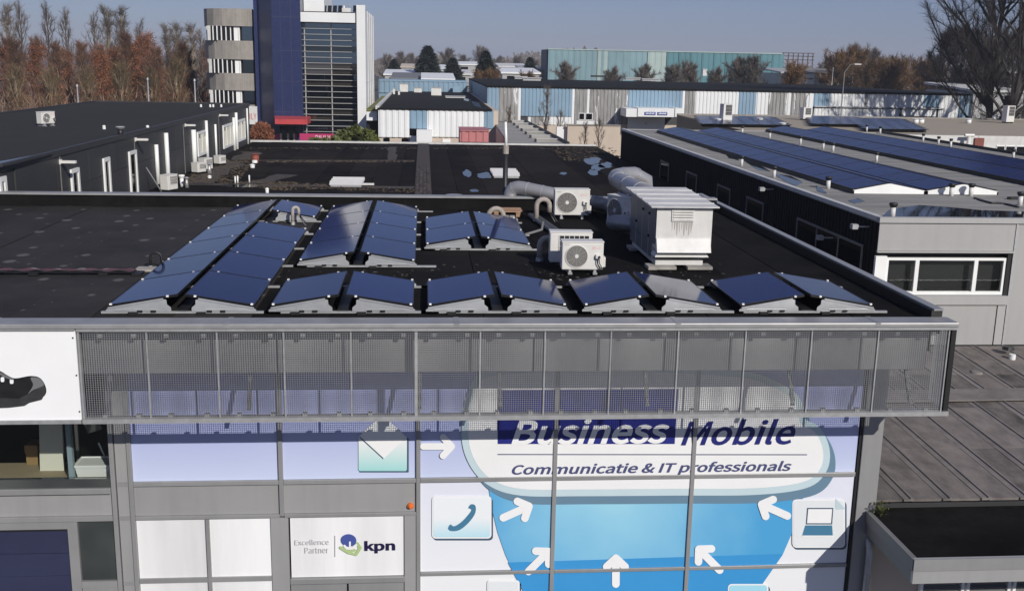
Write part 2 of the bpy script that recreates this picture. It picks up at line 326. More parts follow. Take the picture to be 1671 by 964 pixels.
def struct(name, mb, m, kind='structure', smooth=False):
    o = part(name, mb, m, smooth=smooth); o['kind'] = kind; return o
def solo(name, mb, m, label, cat, group=None, base=None, smooth=False):   # a thing that is one mesh
    b = Vector(base) if base is not None else Vector(mb.v[0])
    me = mb.mesh(name, m, b, smooth); o = bpy.data.objects.new(name, me); COL.objects.link(o); o.location = b
    return tag(o, label, cat, group)
def kids(o): return [c for c in bpy.data.objects if c.parent == o]
def copy_tree(o, label=None, loc=None, rz=None, scale=None, parent=None):
    c = o.copy(); COL.objects.link(c)
    if parent is not None: c.parent = parent
    if label: c['label'] = label
    if loc is not None: c.location = loc
    if rz is not None: c.rotation_euler = (0, 0, rz)
    if scale: c.scale = scale
    for k in kids(o): copy_tree(k, parent=c)
    return c
def box(*a): return MB().box(*a)
try: FONT = bpy.data.fonts.load(bpy.utils.system_resource('DATAFILES')+'/fonts/Noto Sans CJK Regular.woff2')   # the sans face that ships inside Blender
except Exception: FONT = None
def text_mb(body, x0, x1, z0, z1, y, shear=0., bold=0., align='LEFT'):
    """lettering as a thin sheet standing in the X-Z plane, fitted to a rectangle"""
    cu = bpy.data.curves.new('lettering', 'FONT'); cu.body = body; cu.font = FONT or cu.font; cu.shear = shear; cu.offset = bold; cu.fill_mode = 'FRONT'; cu.resolution_u = 4; cu.align_x = align
    ob = bpy.data.objects.new('lettering', cu); COL.objects.link(ob); dg = bpy.context.evaluated_depsgraph_get(); me = bpy.data.meshes.new_from_object(ob.evaluated_get(dg))
    vs = [v.co.copy() for v in me.vertices]; fs = [tuple(p.vertices) for p in me.polygons]
    bpy.data.objects.remove(ob); bpy.data.curves.remove(cu); bpy.data.meshes.remove(me)
    ax, bx = min(v.x for v in vs), max(v.x for v in vs); ay, by = min(v.y for v in vs), max(v.y for v in vs)
    mb = MB(); k = 0
    for i, (dx, dz) in enumerate(((0, 0), (k, k), (-k, -k), (k, -k), (-k, k)) if k else ((0, 0),)):   # heavier strokes: the same letters laid a hair beside themselves
        mb.add([(x0+(v.x-ax)/(bx-ax)*(x1-x0)+dx, y-.0004*i, z0+(v.y-ay)/(by-ay)*(z1-z0)+dz*.7) for v in vs], fs)
    return mb

#SECTIONS
# ------------------------------------------------------------------ ground
struct('ground', MB().poly([(-9000, -3000, 0), (9000, -3000, 0), (9000, 14000, 0), (-9000, 14000, 0)]), 'ground')
struct('forecourt', MB().poly([(-60, -60, .004), (60, -60, .004), (60, 14.4, .004), (-60, 14.4, .004)]), 'asphalt')

# ------------------------------------------------------------------ office building in the foreground
FY = 14.6                                      # plane of the front glazing
RZ = 6.2                                       # bitumen level of its flat roof
ob = thing('office_building', 'grey office building in the foreground with solar panels on its roof and printed blue windows', 'building', (0, FY, 0))
P = lambda x, y, k=0: W(x, y, Y=FY-.012-.003*k)           # a point on the printed glazing, k layers proud
part('roof_slab', box(-14, 7.2, 13.8, 24.9, 5.75, 6.185), 'roof_main', ob)
part('side_wall', box(6.75, 6.99, 14.72, 24.9, 0, 5.75), 'panel_grey', ob)
part('rear_wall', box(-14, 7.2, 24.91, 25.1, 0, 6.1), 'dark_wall', ob)
x = -14.0; i = 0                                # bitumen sheets, laid from front to back, lapping by turns
while x < 7.05:
    w = min(1.06, 7.15-x); t = .004+.006*((i*7) % 3)
    spotted = x < -3.0
    part('roofing_sheet', box(x, x+w-.012, 13.8, 24.78, 6.186, 6.190+t), 'roof_spots' if spotted else 'roof_main', ob)
    x += w; i += 1
g = MB(); rn = random.Random(12)
for _ in range(170):                            # grit, twigs and scraps on the bitumen
    px, py = rn.choice(((rn.uniform(700, 1200), rn.uniform(430, 470)), (rn.uniform(0, 420), rn.uniform(335, 510)), (rn.uniform(860, 1150), rn.uniform(440, 462)), (rn.uniform(420, 700), rn.uniform(440, 452)))); p = W(px, py, Z=RZ+.004); s_ = rn.uniform(.008, .028); a_ = rn.uniform(0, 3.1); q_ = Vector((math.cos(a_), math.sin(a_), 0))*s_*rn.uniform(1, 2.2); r_ = Vector((-q_.y, q_.x, 0))*.5
    if p.x > 7.0 or p.y < 13.9 or p.y > 24.6: continue
    b_ = Vector((p.x, p.y, RZ+.002)); g.add([b_-q_-r_, b_+q_-r_, b_+q_+r_, b_-q_+r_, b_+Vector((0, 0, s_*.8))], [(0, 1, 4), (1, 2, 4), (2, 3, 4), (3, 0, 4)])
part('litter', g, 'grit', ob, kind='stuff')
part('coping', box(-14, 7.40, 13.44, 13.80, 6.19, 6.255), 'coping', ob, bevel=.012)
for xx in (-11.5, -8.6, -5.6, -2.6, .4, 3.4, 6.2): part('coping_joint', box(xx, xx+.07, 13.437, 13.803, 6.20, 6.259), 'coping', ob)
part('side_parapet', box(7.17, 7.33, 13.81, 27.0, 6.0, 6.34), 'black', ob)
part('side_coping', box(7.20, 7.34, 13.801, 27.0, 6.341, 6.365), 'alu', ob)
part('rear_parapet', box(-14, 7.12, 24.79, 24.98, 6.15, 6.47), 'roof_main', ob)
part('rear_coping', box(-14, 7.115, 24.74, 25.02, 6.471, 6.515), 'coping', ob)
part('roof_edge_beam', box(-14, 7.13, 13.75, 13.79, 5.5, 6.18), 'alu', ob)
part('soffit', box(-14, 7.05, 13.98, 14.58, 5.46, 5.50), 'panel_grey', ob)
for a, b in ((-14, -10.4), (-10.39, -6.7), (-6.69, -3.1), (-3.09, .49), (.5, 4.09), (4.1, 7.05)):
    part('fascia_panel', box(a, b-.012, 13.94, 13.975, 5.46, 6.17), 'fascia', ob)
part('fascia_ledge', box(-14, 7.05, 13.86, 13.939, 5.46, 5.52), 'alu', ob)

mx = [-4.24, -2.09, -.08, 1.96, 4.07, 6.66]     # centres of the mullions of the printed bays
top, tr1, tr2, tr3, tr4 = 5.46, 3.57, 3.04, 2.05, .55
def pane(a, b, z0, z1, m, y=FY, name='window_pane', parent=ob):
    return part(name, box(a, b, y, y+.024, z0, z1), m, parent)
for a, b in zip(mx[:-1], mx[1:]): pane(a+.03, b-.03, tr1+.035, top, 'film_up')
for a, b in zip(mx[:2], mx[1:3]): part('spandrel_panel', box(a+.03, b-.03, FY-.004, FY+.03, tr2+.03, tr1-.035), 'panel_grey', ob)
for a, b in zip(mx[2:-1], mx[3:]): pane(a+.03, b-.03, tr3+.03, tr1-.035, 'film_mid'); pane(a+.03, b-.03, tr4, tr3-.03, 'film_low')
for q in (mx[0], mx[1], mx[2], mx[3], mx[4]):
    part('mullion', box(q-.032, q+.032, FY-.05, FY+.05, .0 if q != mx[1] else tr2, top), 'alu', ob, bevel=.008)
part('edge_mullion', box(mx[5]-.02, mx[5]+.02, FY-.03, FY+.05, 0, top), 'black', ob)
part('corner_post', box(6.682, 6.995, FY-.06, FY+.30, 0, 5.46), 'alu', ob, bevel=.01)
for a, b in zip(mx[:-1], mx[1:]):
    part('transom', box(a+.033, b-.033, FY-.04, FY+.05, tr1-.034, tr1+.034), 'alu', ob, bevel=.006)
    part('transom', box(a+.033, b-.033, FY-.04, FY+.05, (tr2 if a < -.5 else tr3)-.028, (tr2 if a < -.5 else tr3)+.028), 'alu', ob, bevel=.006)
# column of grey panels left of the printed bays
for z0, z1 in ((tr1+.03, 5.46), (tr2+.03, tr1-.03), (2.02, tr2-.03), (.1, 1.99)):
    part('column_panel', box(-4.44, -4.275, FY-.02, FY+.05, z0, z1), 'panel_grey', ob)
for z in (tr1, tr2, 2.005): part('transom', box(-4.44, -4.275, FY-.03, FY+.05, z-.028, z+.028), 'alu', ob)
for xx in (-4.49, ): part('mullion', box(xx-.03, xx+.035, FY-.05, FY+.05, 0, 5.46), 'alu', ob, bevel=.008)
# frosted panes below the spandrels
q = W(441, 840, Y=FY).x; c = W(341, 890, Y=FY).x; d = W(468, 880, Y=FY).x
part('wide_post', box(q+.005, mx[1]-.035+.12, FY-.03, FY+.06, 0, tr2-.03), 'panel_grey', ob)
for a, b in ((mx[0]+.035, c-.025), (c+.025, q)):
    pane(a, b, 2.07, tr2-.03, 'frost'); pane(a, b, .3, 2.0, 'frost')
    part('transom', box(a, b, FY-.035, FY+.04, 2.0, 2.07), 'alu', ob)
part('mullion', box(c-.025, c+.025, FY-.045, FY+.05, 0, tr2-.03), 'alu', ob)
dx0, dx1 = mx[1]+.09, W(660, 880, Y=FY).x
pane(dx0+.02, dx1-.01, 2.03, tr2-.03, 'frost', name='sign_pane')
part('wide_post', box(dx1, mx[2]-.035, FY-.03, FY+.06, 0, tr2-.03), 'panel_grey', ob)
# entrance doors under the sign pane (only their heads show)
part('door_head', box(dx0, dx1-.002, FY-.05, FY+.05, 1.93, 2.025), 'alu', ob, bevel=.01)
xm = (dx0+dx1)/2
for a, b in ((dx0, xm-.005), (xm+.005, dx1-.002)):
    dr = part('door', MB().box(a+.01, b-.01, FY-.03, FY+.03, 1.78, 1.92).box(a+.01, a+.12, FY-.03, FY+.03, .02, 1.78).box(b-.12, b-.01, FY-.03, FY+.03, .02, 1.78).box(a+.12, b-.12, FY-.03, FY+.03, .02, .2), 'alu', ob)
    part('door_pane', box(a+.12, b-.12, FY, FY+.02, .2, 1.78), 'glass', dr)
    part('blind', box(a+.13, a+.36, FY-.008, FY-.002, .25, 1.77), 'white', dr)
    part('handle', MB().cyl((b-.07, FY-.08, .9), (b-.07, FY-.08, 1.3), .015).cyl((b-.07, FY-.08, 1.0), (b-.07, FY-.03, 1.0), .01).cyl((b-.07, FY-.08, 1.2), (b-.07, FY-.03, 1.2), .01), 'galv', dr)
lp = P(670, 824)
part('warning_lamp', MB().cyl((lp.x, FY-.005, lp.z), (lp.x, FY-.05, lp.z), .045, .045, 16).cyl((lp.x, FY-.05, lp.z), (lp.x, FY-.085, lp.z), .04, .02, 16), 'orange', ob, smooth=False)
# left bays: dark office window, spandrel, blue shutter, grey-green pane
L = -9.0
part('spandrel_panel', box(L, -4.525, FY-.004, FY+.03, tr2+.05, 3.44), 'panel_grey', ob)
part('window_sill', box(L, -4.525, FY-.07, FY+.1, 3.44, 3.53), 'alu', ob, bevel=.008)
part('window_frame', box(L, -4.53, FY-.03, FY+.06, 3.531, 3.66), 'glass_grey', ob)
pane(L, -4.53, 3.661, 5.46, 'clear', FY+.01)
part('transom', box(L, -4.525, FY-.05, FY+.05, tr2-.03, tr2+.049), 'alu', ob, bevel=.006)
bx = W(115, 900, Y=FY).x
part('shutter_frame', MB().box(bx, bx+.14, FY-.05, FY+.05, 0, tr2-.031).box(L, bx, FY-.05, FY+.05, 2.9, tr2-.031), 'alu', ob)
part('shutter_box', box(L, bx-.005, FY-.02, FY+.05, 2.86, 2.899), 'black', ob)
for k in range(6): part('shutter_slat', box(L, bx-.005, FY-.005-.004*(k % 2), FY+.04, 2.86-.36*(k+1)+.006, 2.86-.36*k), 'blue_door', ob)
pane(bx+.145, -4.525, 2.06, tr2-.032, 'glass_grey', FY)
part('transom', box(bx+.142, -4.525, FY-.04, FY+.05, 1.95, 2.055), 'alu', ob)
part('door_frame', MB().box(bx+.145, -4.525, FY-.03, FY+.04, 1.78, 1.945).box(bx+.145, bx+.32, FY-.03, FY+.04, 0, 1.779).box(-4.7, -4.525, FY-.03, FY+.04, 0, 1.779), 'alu', ob)
part('door_pane', box(bx+.321, -4.701, FY, FY+.02, 0, 1.779), 'glass', ob)
# the room behind the dark window
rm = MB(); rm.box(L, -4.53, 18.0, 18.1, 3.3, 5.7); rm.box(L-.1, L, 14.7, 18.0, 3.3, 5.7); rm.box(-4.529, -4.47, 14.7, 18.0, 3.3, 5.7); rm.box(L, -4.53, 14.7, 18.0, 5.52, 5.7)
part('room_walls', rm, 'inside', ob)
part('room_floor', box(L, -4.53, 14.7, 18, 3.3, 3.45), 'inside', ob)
# things standing in that room
Y1 = 14.95
def in_room(x0, y0, x1, y1, yy): a, b = W(x0, y0, Y=yy), W(x1, y1, Y=yy); return min(a.x, b.x), max(a.x, b.x), min(a.z, b.z), max(a.z, b.z)
solo('work_table', MB().box(L+.05, -4.56, 14.72, 15.5, 3.52, 3.56).box(L+.1, L+.16, 14.8, 14.86, 3.45, 3.52).box(-4.66, -4.6, 14.8, 14.86, 3.45, 3.52), 'tan', 'tan work table behind the dark office window', 'table')
a, b, z0, z1 = in_room(57, 650, 106, 766, 15.2)
solo('display_board', MB().hexa([(a, 15.16, 3.561), (b, 15.16, 3.561), (b, 15.20, 3.561), (a, 15.20, 3.561)], [(a+.02, 15.35, 5.1), (b-.02, 15.35, 5.1), (b-.02, 15.39, 5.1), (a+.02, 15.39, 5.1)]), 'cream', 'tall cream board leaning in the dark office window', 'board')
a, b, z0, z1 = in_room(104, 650, 122, 778, 14.8)
solo('window_post', box(a, b, 14.76, 14.84, 3.561, 5.5), 'grey_blue', 'grey blue post standing behind the dark office window', 'post')
a, b, z0, z1 = in_room(124, 754, 187, 777, 14.9)
wb = thing('storage_box', 'white open plastic box on the work table behind the dark window', 'box', ((a+b)/2, 14.95, 3.561))
part('body', MB().hexa([(a+.03, 14.85, 3.561), (b-.03, 14.85, 3.561), (b-.03, 15.15, 3.561), (a+.03, 15.15, 3.561)], [(a, 14.83, 3.76), (b, 14.83, 3.76), (b, 15.17, 3.76), (a, 15.17, 3.76)]), 'white', wb)
part('rim', MB().box(a-.015, b+.015, 14.815, 14.83, 3.74, 3.775).box(a-.015, b+.015, 15.17, 15.185, 3.74, 3.775).box(a-.015, a, 14.83, 15.17, 3.74, 3.775).box(b, b+.015, 14.83, 15.17, 3.74, 3.775), 'white', wb)
a, b, z0, z1 = in_room(35, 720, 60, 762, 15.3)
solo('cardboard_box', MB().box(a, b-.02, 15.42, 15.7, 3.561, 3.561+.3).box(a-.01, b-.01, 15.41, 15.42, 3.75, 3.87), 'cardboard', 'brown cardboard box beside the cream board in the dark window', 'box')
p0, p1 = W(161, 722, Y=15.3), W(178, 760, Y=15.2); p1.z = 3.6
solo('white_rod', MB().cyl(p1, p0, .012, .012, 8), 'white', 'thin white rod leaning behind the white plastic box', 'rod')
sh = thing('storage_rack', 'dark rack with grey and red equipment at the right of the dark window', 'rack', (-4.95, 15.6, 3.45))
part('frame', MB().bar((-5.3, 15.6, 3.45), (-5.3, 15.6, 5.3), .04).bar((-4.62, 15.6, 3.45), (-4.62, 15.6, 5.3), .04).bar((-5.3, 15.6, 4.3), (-4.62, 15.6, 4.3), .04).bar((-5.3, 15.6, 4.9), (-4.62, 15.6, 4.9), .04), 'cable', sh)
part('equipment', MB().hexa([(-5.1, 15.5, 4.02), (-4.85, 15.4, 4.12), (-4.85, 15.6, 4.12), (-5.1, 15.7, 4.02)], [(-5.15, 15.5, 4.2), (-4.9, 15.4, 4.28), (-4.9, 15.6, 4.28), (-5.15, 15.7, 4.2)]).box(-5.25, -4.95, 15.45, 15.65, 4.93, 5.05), 'cable', sh)
part('red_case', box(-4.9, -4.68, 15.45, 15.7, 4.33, 4.55), 'brick_red', sh)

# ------------------------------------------------------------------ print on the glazing (flat vinyl, sheets 3 mm apart)
def outline(pts, k): return [P(a, b, k) for a, b in pts]
def capsule(mb, a, b, w, k):
    a, b = Vector((*a, 0)), Vector((*b, 0)); d = (b-a).normalized(); n = Vector((-d.y, d.x, 0)); pts = []
    for i in range(9): t = -math.pi/2+math.pi*i/8; pts.append(b+(d*math.cos(t)+n*math.sin(t))*w/2)
    for i in range(9): t = math.pi/2+math.pi*i/8; pts.append(a+(d*math.cos(t)+n*math.sin(t))*w/2)
    mb.poly([P(p.x, p.y, k) for p in pts])
def smooth_closed(pts, n=6):
    out = []; N = len(pts)
    for i in range(N):
        p0, p1, p2, p3 = (Vector((*pts[(i+j-1) % N], 0)) for j in range(4))
        for s in range(n):
            t = s/n; out.append(.5*((2*p1)+(p2-p0)*t+(2*p0-5*p1+4*p2-p3)*t*t+(3*p1-p0-3*p2+p3)*t**3))
    return [(p.x, p.y) for p in out]
film = part('window_print', MB().poly(outline([(1130, 941), (1130, 940), (1131, 940)], 1)), 'vwhite', ob, label='printed blue and white advertising film across the printed windows')
def pr(name, mb, m): return part(name, mb, m, film)
# big blue disc, cut off by the panel joints
disc = [(797, 794), (803, 830), (812, 868), (825, 905), (842, 941), (860, 975), (1228, 975), (1252, 941), (1277, 905), (1293, 868), (1304, 830), (1313, 805), (1313, 788), (797, 788)]
pr('blue_disc', MB().poly(outline(disc, 1)), 'cyan')
pr('blue_band', MB().poly(outline([(829, 917), (842, 942), (860, 975), (1228, 975), (1252, 941), (1277, 903)], 2)), 'cyan_low')
# logo cloud: drop shadow, pale halo, white face
face = [(812, 612), (775, 640), (764, 700), (772, 745), (800, 780), (850, 797), (950, 798), (1100, 797), (1230, 796), (1310, 786), (1338, 765), (1343, 735), (1330, 705), (1306, 690), (1296, 655), (1262, 632), (1200, 615), (1000, 605)]
ce = (1055, 705)
def grow(pts, d):
    out = []
    for i, p in enumerate(pts):
        a = Vector(pts[i-1]); b = Vector(pts[(i+1) % len(pts)]); t = (b-a).normalized(); n = Vector((t.y, -t.x))
        if n.dot(Vector(p)-Vector(ce)) < 0: n = -n
        out.append((p[0]+n.x*d, p[1]+n.y*d))
    return out
fc = smooth_closed(face); hl = grow(fc, 11)
pr('cloud_shadow', MB().poly(outline([(a+9, b+13) for a, b in hl], 3)), 'shadow_teal')
pr('cloud_halo', MB().poly(outline(hl, 4)), 'halo')
pr('cloud_face', MB().poly(outline(fc, 5)), 'vwhite')
# name: white letters on a navy block, then navy letters
def ptext(name, body, x0, y0, x1, y1, k, m, shear=0., bold=0.):
    a, b = P(x0, y1, k), P(x1, y0, k); return pr(name, text_mb(body, a.x, b.x, a.z, b.z, FY-.012-.003*k, shear, bold), m)
pr('name_block', MB().poly(outline([(812, 636), (1107, 634), (1101, 724), (812, 724)], 6)), 'navy_rect')
ptext('lettering', 'Business', 834, 681, 1094, 726, 7, 'vwhite', .26, .010)
ptext('lettering', 'Mobile', 1111, 683, 1300, 727, 7, 'navy', .26, .008)
pr('rule_line', MB().poly(outline([(812, 740.2), (1317, 740.6), (1317, 742.2), (812, 741.8)], 7)), 'slate')
ptext('lettering', 'Communicatie & IT professionals', 835, 751, 1293, 778.5, 7, 'slate', .24, .010)
def arrow(x, y, ang, L=52, s=.5, w=12.5, shaft=None):
    c, sn = math.cos(ang), math.sin(ang); rot = lambda u, v: (x+u*c-v*sn, y+u*sn+v*c)
    ar = MB()
    capsule(ar, rot(-L/2, 0), rot(L/2-6, 0), w, 6); capsule(ar, rot(L/2-4, 0), rot(L/2-18, -15), w, 6.3); capsule(ar, rot(L/2-4, 0), rot(L/2-18, 15), w, 6.6)
    pr('arrow', ar, 'vwhite')
arrow(716, 728, 0, 50, w=11); arrow(844, 834, R(-24), 50); arrow(880, 914, R(-45), 50); arrow(1005, 929, R(-90), 46); arrow(1156, 911, R(-135), 52); arrow(1262, 831, R(-156), 50)
def rrect(x0, y0, x1, y1, r):
    pts = []
    for cx, cy, a0 in ((x1-r, y0+r, -90), (x1-r, y1-r, 0), (x0+r, y1-r, 90), (x0+r, y0+r, 180)):
        for i in range(5): t = R(a0+22.5*i); pts.append((cx+r*math.cos(t), cy+r*math.sin(t)))
    return pts
def card(x0, y0, x1, y1, r, m='card', fold=0):
    pr('icon_shadow', MB().poly(outline([(a+2.5, b+3) for a, b in rrect(x0, y0, x1, y1, r)], 2)), 'icon_edge')
    pr('icon_border', MB().poly(outline(rrect(x0, y0, x1, y1, r), 3)), 'vwhite')
    pr('icon_card', MB().poly(outline(rrect(x0+2.2, y0+2.2, x1-2.2, y1-2.2, max(1, r-1.5)), 4)), m)
# envelope
pr('icon_shadow', MB().poly(outline([(587, 713), (625, 678), (667, 716), (667, 770), (587, 770)], 2)), 'icon_edge')
pr('envelope', MB().poly(outline([(585, 712), (624, 676), (664, 713), (664, 766), (662, 768), (587, 768), (585, 766)], 3)), 'env')
pr('envelope_flap', MB().poly(outline([(588, 713), (663, 713), (626, 748)], 4)), 'vwhite')
pr('envelope_line', MB().poly(outline([(586, 713), (588, 712.5), (626, 747), (625, 748.5)], 5)), 'icon_edge')
# telephone card
card(705, 809, 802, 878, 6)
hs = smooth_closed([(737, 866), (731, 862), (735, 855), (741, 858), (753, 851), (765, 838), (769, 831), (764, 828), (769, 822), (776, 825), (775, 838), (764, 853), (750, 864)], 4)
pr('telephone', MB().poly(outline(hs, 5)), 'phone_blue')
# laptop page
card(1293, 814, 1379, 893, 7, 'vwhite2')
pr('page_fold', MB().poly(outline([(1364, 813), (1380, 830), (1366, 831), (1363, 828)], 5)), 'halo')
pr('laptop_frame', MB().poly(outline([(1317, 828), (1360, 828), (1358, 855), (1315, 855)], 5)), 'icon_edge')
pr('laptop_screen', MB().poly(outline([(1319, 830), (1358, 830), (1356, 853), (1317, 853)], 6)), 'vwhite')
pr('laptop_keyboard', MB().poly(outline([(1314, 856.5), (1358, 856.5), (1359, 873), (1309, 873)], 5)), 'phone_blue')
pr('laptop_base', MB().poly(outline([(1309, 873), (1359, 873), (1359, 875), (1309, 875)], 6)), 'vwhite')
# two cards cut off by the foot of the picture
card(795, 946, 848, 990, 5, 'vwhite2'); card(1188, 952, 1254, 990, 6)
# partner sign over the door
def ktext(name, body, x0, y0, x1, y1, m, bold=0.): ptext(name, body, x0, y0, x1, y1, 3, m, 0, bold)
ktext('lettering', 'Excellence', 481, 879, 536.5, 889, 'grey_text', .0); ktext('lettering', 'Partner', 497.5, 892, 536, 902.5, 'grey_text', .0)
pr('rule_line', MB().poly(outline([(546.3, 873), (547.3, 873), (547.3, 908), (546.3, 908)], 3)), 'grey_text')
ktext('lettering', 'kpn', 595, 881, 645, 902.5, 'kpn_navy', .014)
em = MB().poly(outline([(569+12.5*math.cos(t)-2*math.sin(t), 881+10*math.sin(t)+2*math.cos(t)) for t in np.linspace(0, 2*math.pi, 24, endpoint=False)], 3)); pr('emblem', em, 'kpn_blue')
em = MB(); capsule(em, (556, 893), (566, 899), 5, 3.5); capsule(em, (566, 899), (578, 897), 5, 3.8); capsule(em, (583, 886), (588, 893), 5, 3.5); capsule(em, (588, 893), (581, 904), 5, 3.8); capsule(em, (581, 904), (568, 901), 4, 4.1); pr('emblem', em, 'kpn_green')
em = MB(); capsule(em, (562, 890), (566, 894), 4, 4.5); capsule(em, (566, 894), (575, 894), 4, 4.8); capsule(em, (575, 894), (581, 889), 4, 5.1); capsule(em, (571, 884), (571, 893), 3, 5.4); pr('emblem', em, 'vwhite')

# ------------------------------------------------------------------ mesh screen and banner hung in front of the roof edge
GY = 13.5
gx0, gx1, gz0, gz1 = -4.46, 7.37, 4.965, 6.15
scn = thing('mesh_screen', 'long grey steel mesh screen hung in front of the upper windows', 'screen', (1.4, GY, 4.9))
part('top_rail', box(gx0-.02, gx1+.02, GY-.05, GY+.06, 6.15, 6.188), 'galv', scn)
part('bottom_rail', box(gx0-.02, gx1+.02, GY-.06, GY+.08, 4.90, 4.962), 'galv', scn)
n_p = 13; xs = [gx0+(W(p, 600, Y=GY).x-gx0)*1 for p in (136.8, 242, 356, 464, 573, 679, 783, 888, 995, 1104, 1213, 1320, 1428)]+[gx1-.08]
for i in range(13):
    a, b = xs[i]+.012, xs[i+1]-.012; g = MB(); c = .0305
    n = int(round((b-a)/c)); m_ = int(round((gz1-gz0)/c))
    for k in range(n+1): xx = a+(b-a)*k/n; g.box(xx-.0027, xx+.0027, GY-.005, GY+.005, gz0, gz1-.004)
    for k in range(m_+1): zz = gz0+.004+(gz1-gz0-.01)*k/m_; g.box(a, b, GY-.004, GY+.002, zz-.0025, zz+.0025)
    part('mesh_panel', g, 'screen', scn)
for i in range(1, 14):
    big = i == 5
    part('divider', box(xs[i]-(.02 if big else .009), xs[i]+(.02 if big else .009), GY-.02, GY+(.14 if big else .03), gz0, gz1-.002), 'galv', scn)
part('end_post', box(gx0-.02, gx0+.005, GY-.03, GY+.05, gz0, gz1-.002), 'galv', scn)
part('end_post', box(gx1-.05, gx1+.018, GY-.03, GY+.10, gz0, gz1-.002), 'black', scn)
g = MB(); c = .0305
for k in range(14): yy = GY+.12+k*c; g.box(gx1-.004, gx1+.004, yy-.003, yy+.003, gz0, gz1-.004)
for k in range(39): zz = gz0+.004+k*c; g.box(gx1-.009, gx1+.009, GY+.11, 13.93, zz-.0025, zz+.0025)
part('side_mesh_panel', g, 'screen', scn)
for i in range(13):                            # clips and bracket arms along the rails
    for u in (.28, .80):
        xx = xs[i]+(xs[i+1]-xs[i])*u
        part('clip', box(xx-.03, xx+.03, GY+.014, GY+.05, 6.06, 6.10), 'galv', scn); part('clip', box(xx-.03, xx+.03, GY+.014, GY+.07, 4.963, 5.0), 'galv', scn)
for xx in (-4.2, -2.35, -.08+.02, 1.05, 3.1, 5.18, 6.9):
    part('bracket_arm', MB().bar((xx, GY+.1, 5.02), (xx, 13.93, 5.6), .05), 'fascia', scn); part('bracket_arm', MB().bar((xx, GY+.06, 6.10), (xx, 13.93, 6.10), .05), 'alu', scn)

bn = thing('banner', 'white billboard with a printed black work shoe left of the mesh screen', 'billboard', (-6, GY, 4.9))
part('board', box(-9, -4.50, GY-.02, GY+.03, 4.95, 6.165), 'banner', bn)
part('rail', MB().box(-9, -4.5, GY-.05, GY+.06, 4.90, 4.949).box(-9, -4.5, GY-.05, GY+.06, 6.166, 6.188), 'galv', bn)
for px, py in ((119, 551), (125, 612), (130, 671)):
    s = W(px, py, Y=GY-.02); part('screw', MB().cyl((s.x, GY-.02, s.z), (s.x, GY-.03, s.z), .011, .011, 8), 'black', bn)
B = lambda pts, k: [W(a, b, Y=GY-.024-.002*k) for a, b in pts]
part('shoe_print', MB().poly(B(smooth_closed([(-60, 590), (-20, 600), (0, 605), (12, 612), (25, 617), (50, 613), (66, 617), (75, 632), (73, 645), (55, 655), (20, 660), (-60, 664)], 4), 0)), 'shoe', bn)
part('sole_print', MB().poly(B([(-60, 652), (0, 649), (30, 650), (52, 640), (62, 626), (74, 630), (75, 640), (68, 652), (48, 657), (40, 662), (15, 665), (-60, 668)], 1)), 'shoe_sole', bn)
part('toe_print', MB().poly(B(smooth_closed([(50, 616), (64, 617), (72, 627), (64, 632), (54, 636), (46, 642), (54, 628)], 4), 2)), 'shoe_light', bn)
e = MB()
for px, py in ((4, 619), (19, 622)): e.poly(B(rrect(px-3, py-4, px+3, py+4, 2), 2))
part('eyelet_print', e, 'vwhite', bn)
part('lace_print', MB().poly(B([(-2, 606), (14, 614), (22, 618), (20, 620), (6, 615), (-4, 609)], 3)), 'shoe_light', bn)

# ------------------------------------------------------------------ solar arrays on the main roof
PW, PL, GAP, ROW = .93, 1.64, .09, 1.66       # panel across the slope, along the ridge, ridge gap, row pitch
ZL, ZH = .085, .235
def panel_mesh(side, glass, lx=PW, ly=PL, rise=ZH-ZL):
    """one panel: black frame round a sheet of cells; low edge at x=0 going up to x=side*lx"""
    t = math.atan2(rise, lx); ux, uz = math.cos(t)*side, math.sin(t); nx, nz = -math.sin(t)*side, math.cos(t); L = math.hypot(lx, rise)
    q = lambda u, v, w: (ux*u+nx*w, v, uz*u+nz*w)
    vs = []; fs = []; mi = []
    def bx(u0, u1, v0, v1, w0, w1, m):
        o = len(vs); vs.extend([q(u0,v0,w0), q(u1,v0,w0), q(u1,v1,w0), q(u0,v1,w0), q(u0,v0,w1), q(u1,v0,w1), q(u1,v1,w1), q(u0,v1,w1)])
        for f in ((0,3,2,1),(4,5,6,7),(0,1,5,4),(1,2,6,5),(2,3,7,6),(3,0,4,7)): fs.append(tuple(i+o for i in f)); mi.append(m)
    bx(0, .012, 0, ly, 0, .035, 0); bx(L-.012, L, 0, ly, 0, .035, 0); bx(.0121, L-.0121, 0, .012, 0, .035, 0); bx(.0121, L-.0121, ly-.012, ly, 0, .035, 0); bx(.0122, L-.0122, .0122, ly-.0122, .004, .033, 1)
    me = bpy.data.meshes.new('solar_panel'); me.from_pydata(vs, [], fs); me.materials.append(M['pv_frame']); me.materials.append(M[glass])
    for p, m in zip(me.polygons, mi): p.material_index = m
    bm = bmesh.new(); bm.from_mesh(me); bmesh.ops.recalc_face_normals(bm, faces=bm.faces); bm.to_mesh(me); bm.free(); return me
PM = {1: panel_mesh(1, 'pv'), -1: panel_mesh(-1, 'pv')}
def plate_mb(side):                            # triangular bracket closing the end of a slope, its ridge end chamfered
    pts = [(-.03, .03), (-.03, .055), (0, .075), (.735, .205), (.78, .195), (.785, .13), (.835, .09), (.84, .03)]
    pl = MB().prism([(side*a, -.004, b) for a, b in pts], (0, .008, 0))
    pl.bar((side*0, -.012, .083), (side*.74, -.012, .213), .014, .02).bar((side*.08, -.008, .055), (side*.66, -.008, .055), .012, .01)
    return pl
PLM = {s: plate_mb(s).mesh('end_plate', 'plate') for s in (1, -1)}
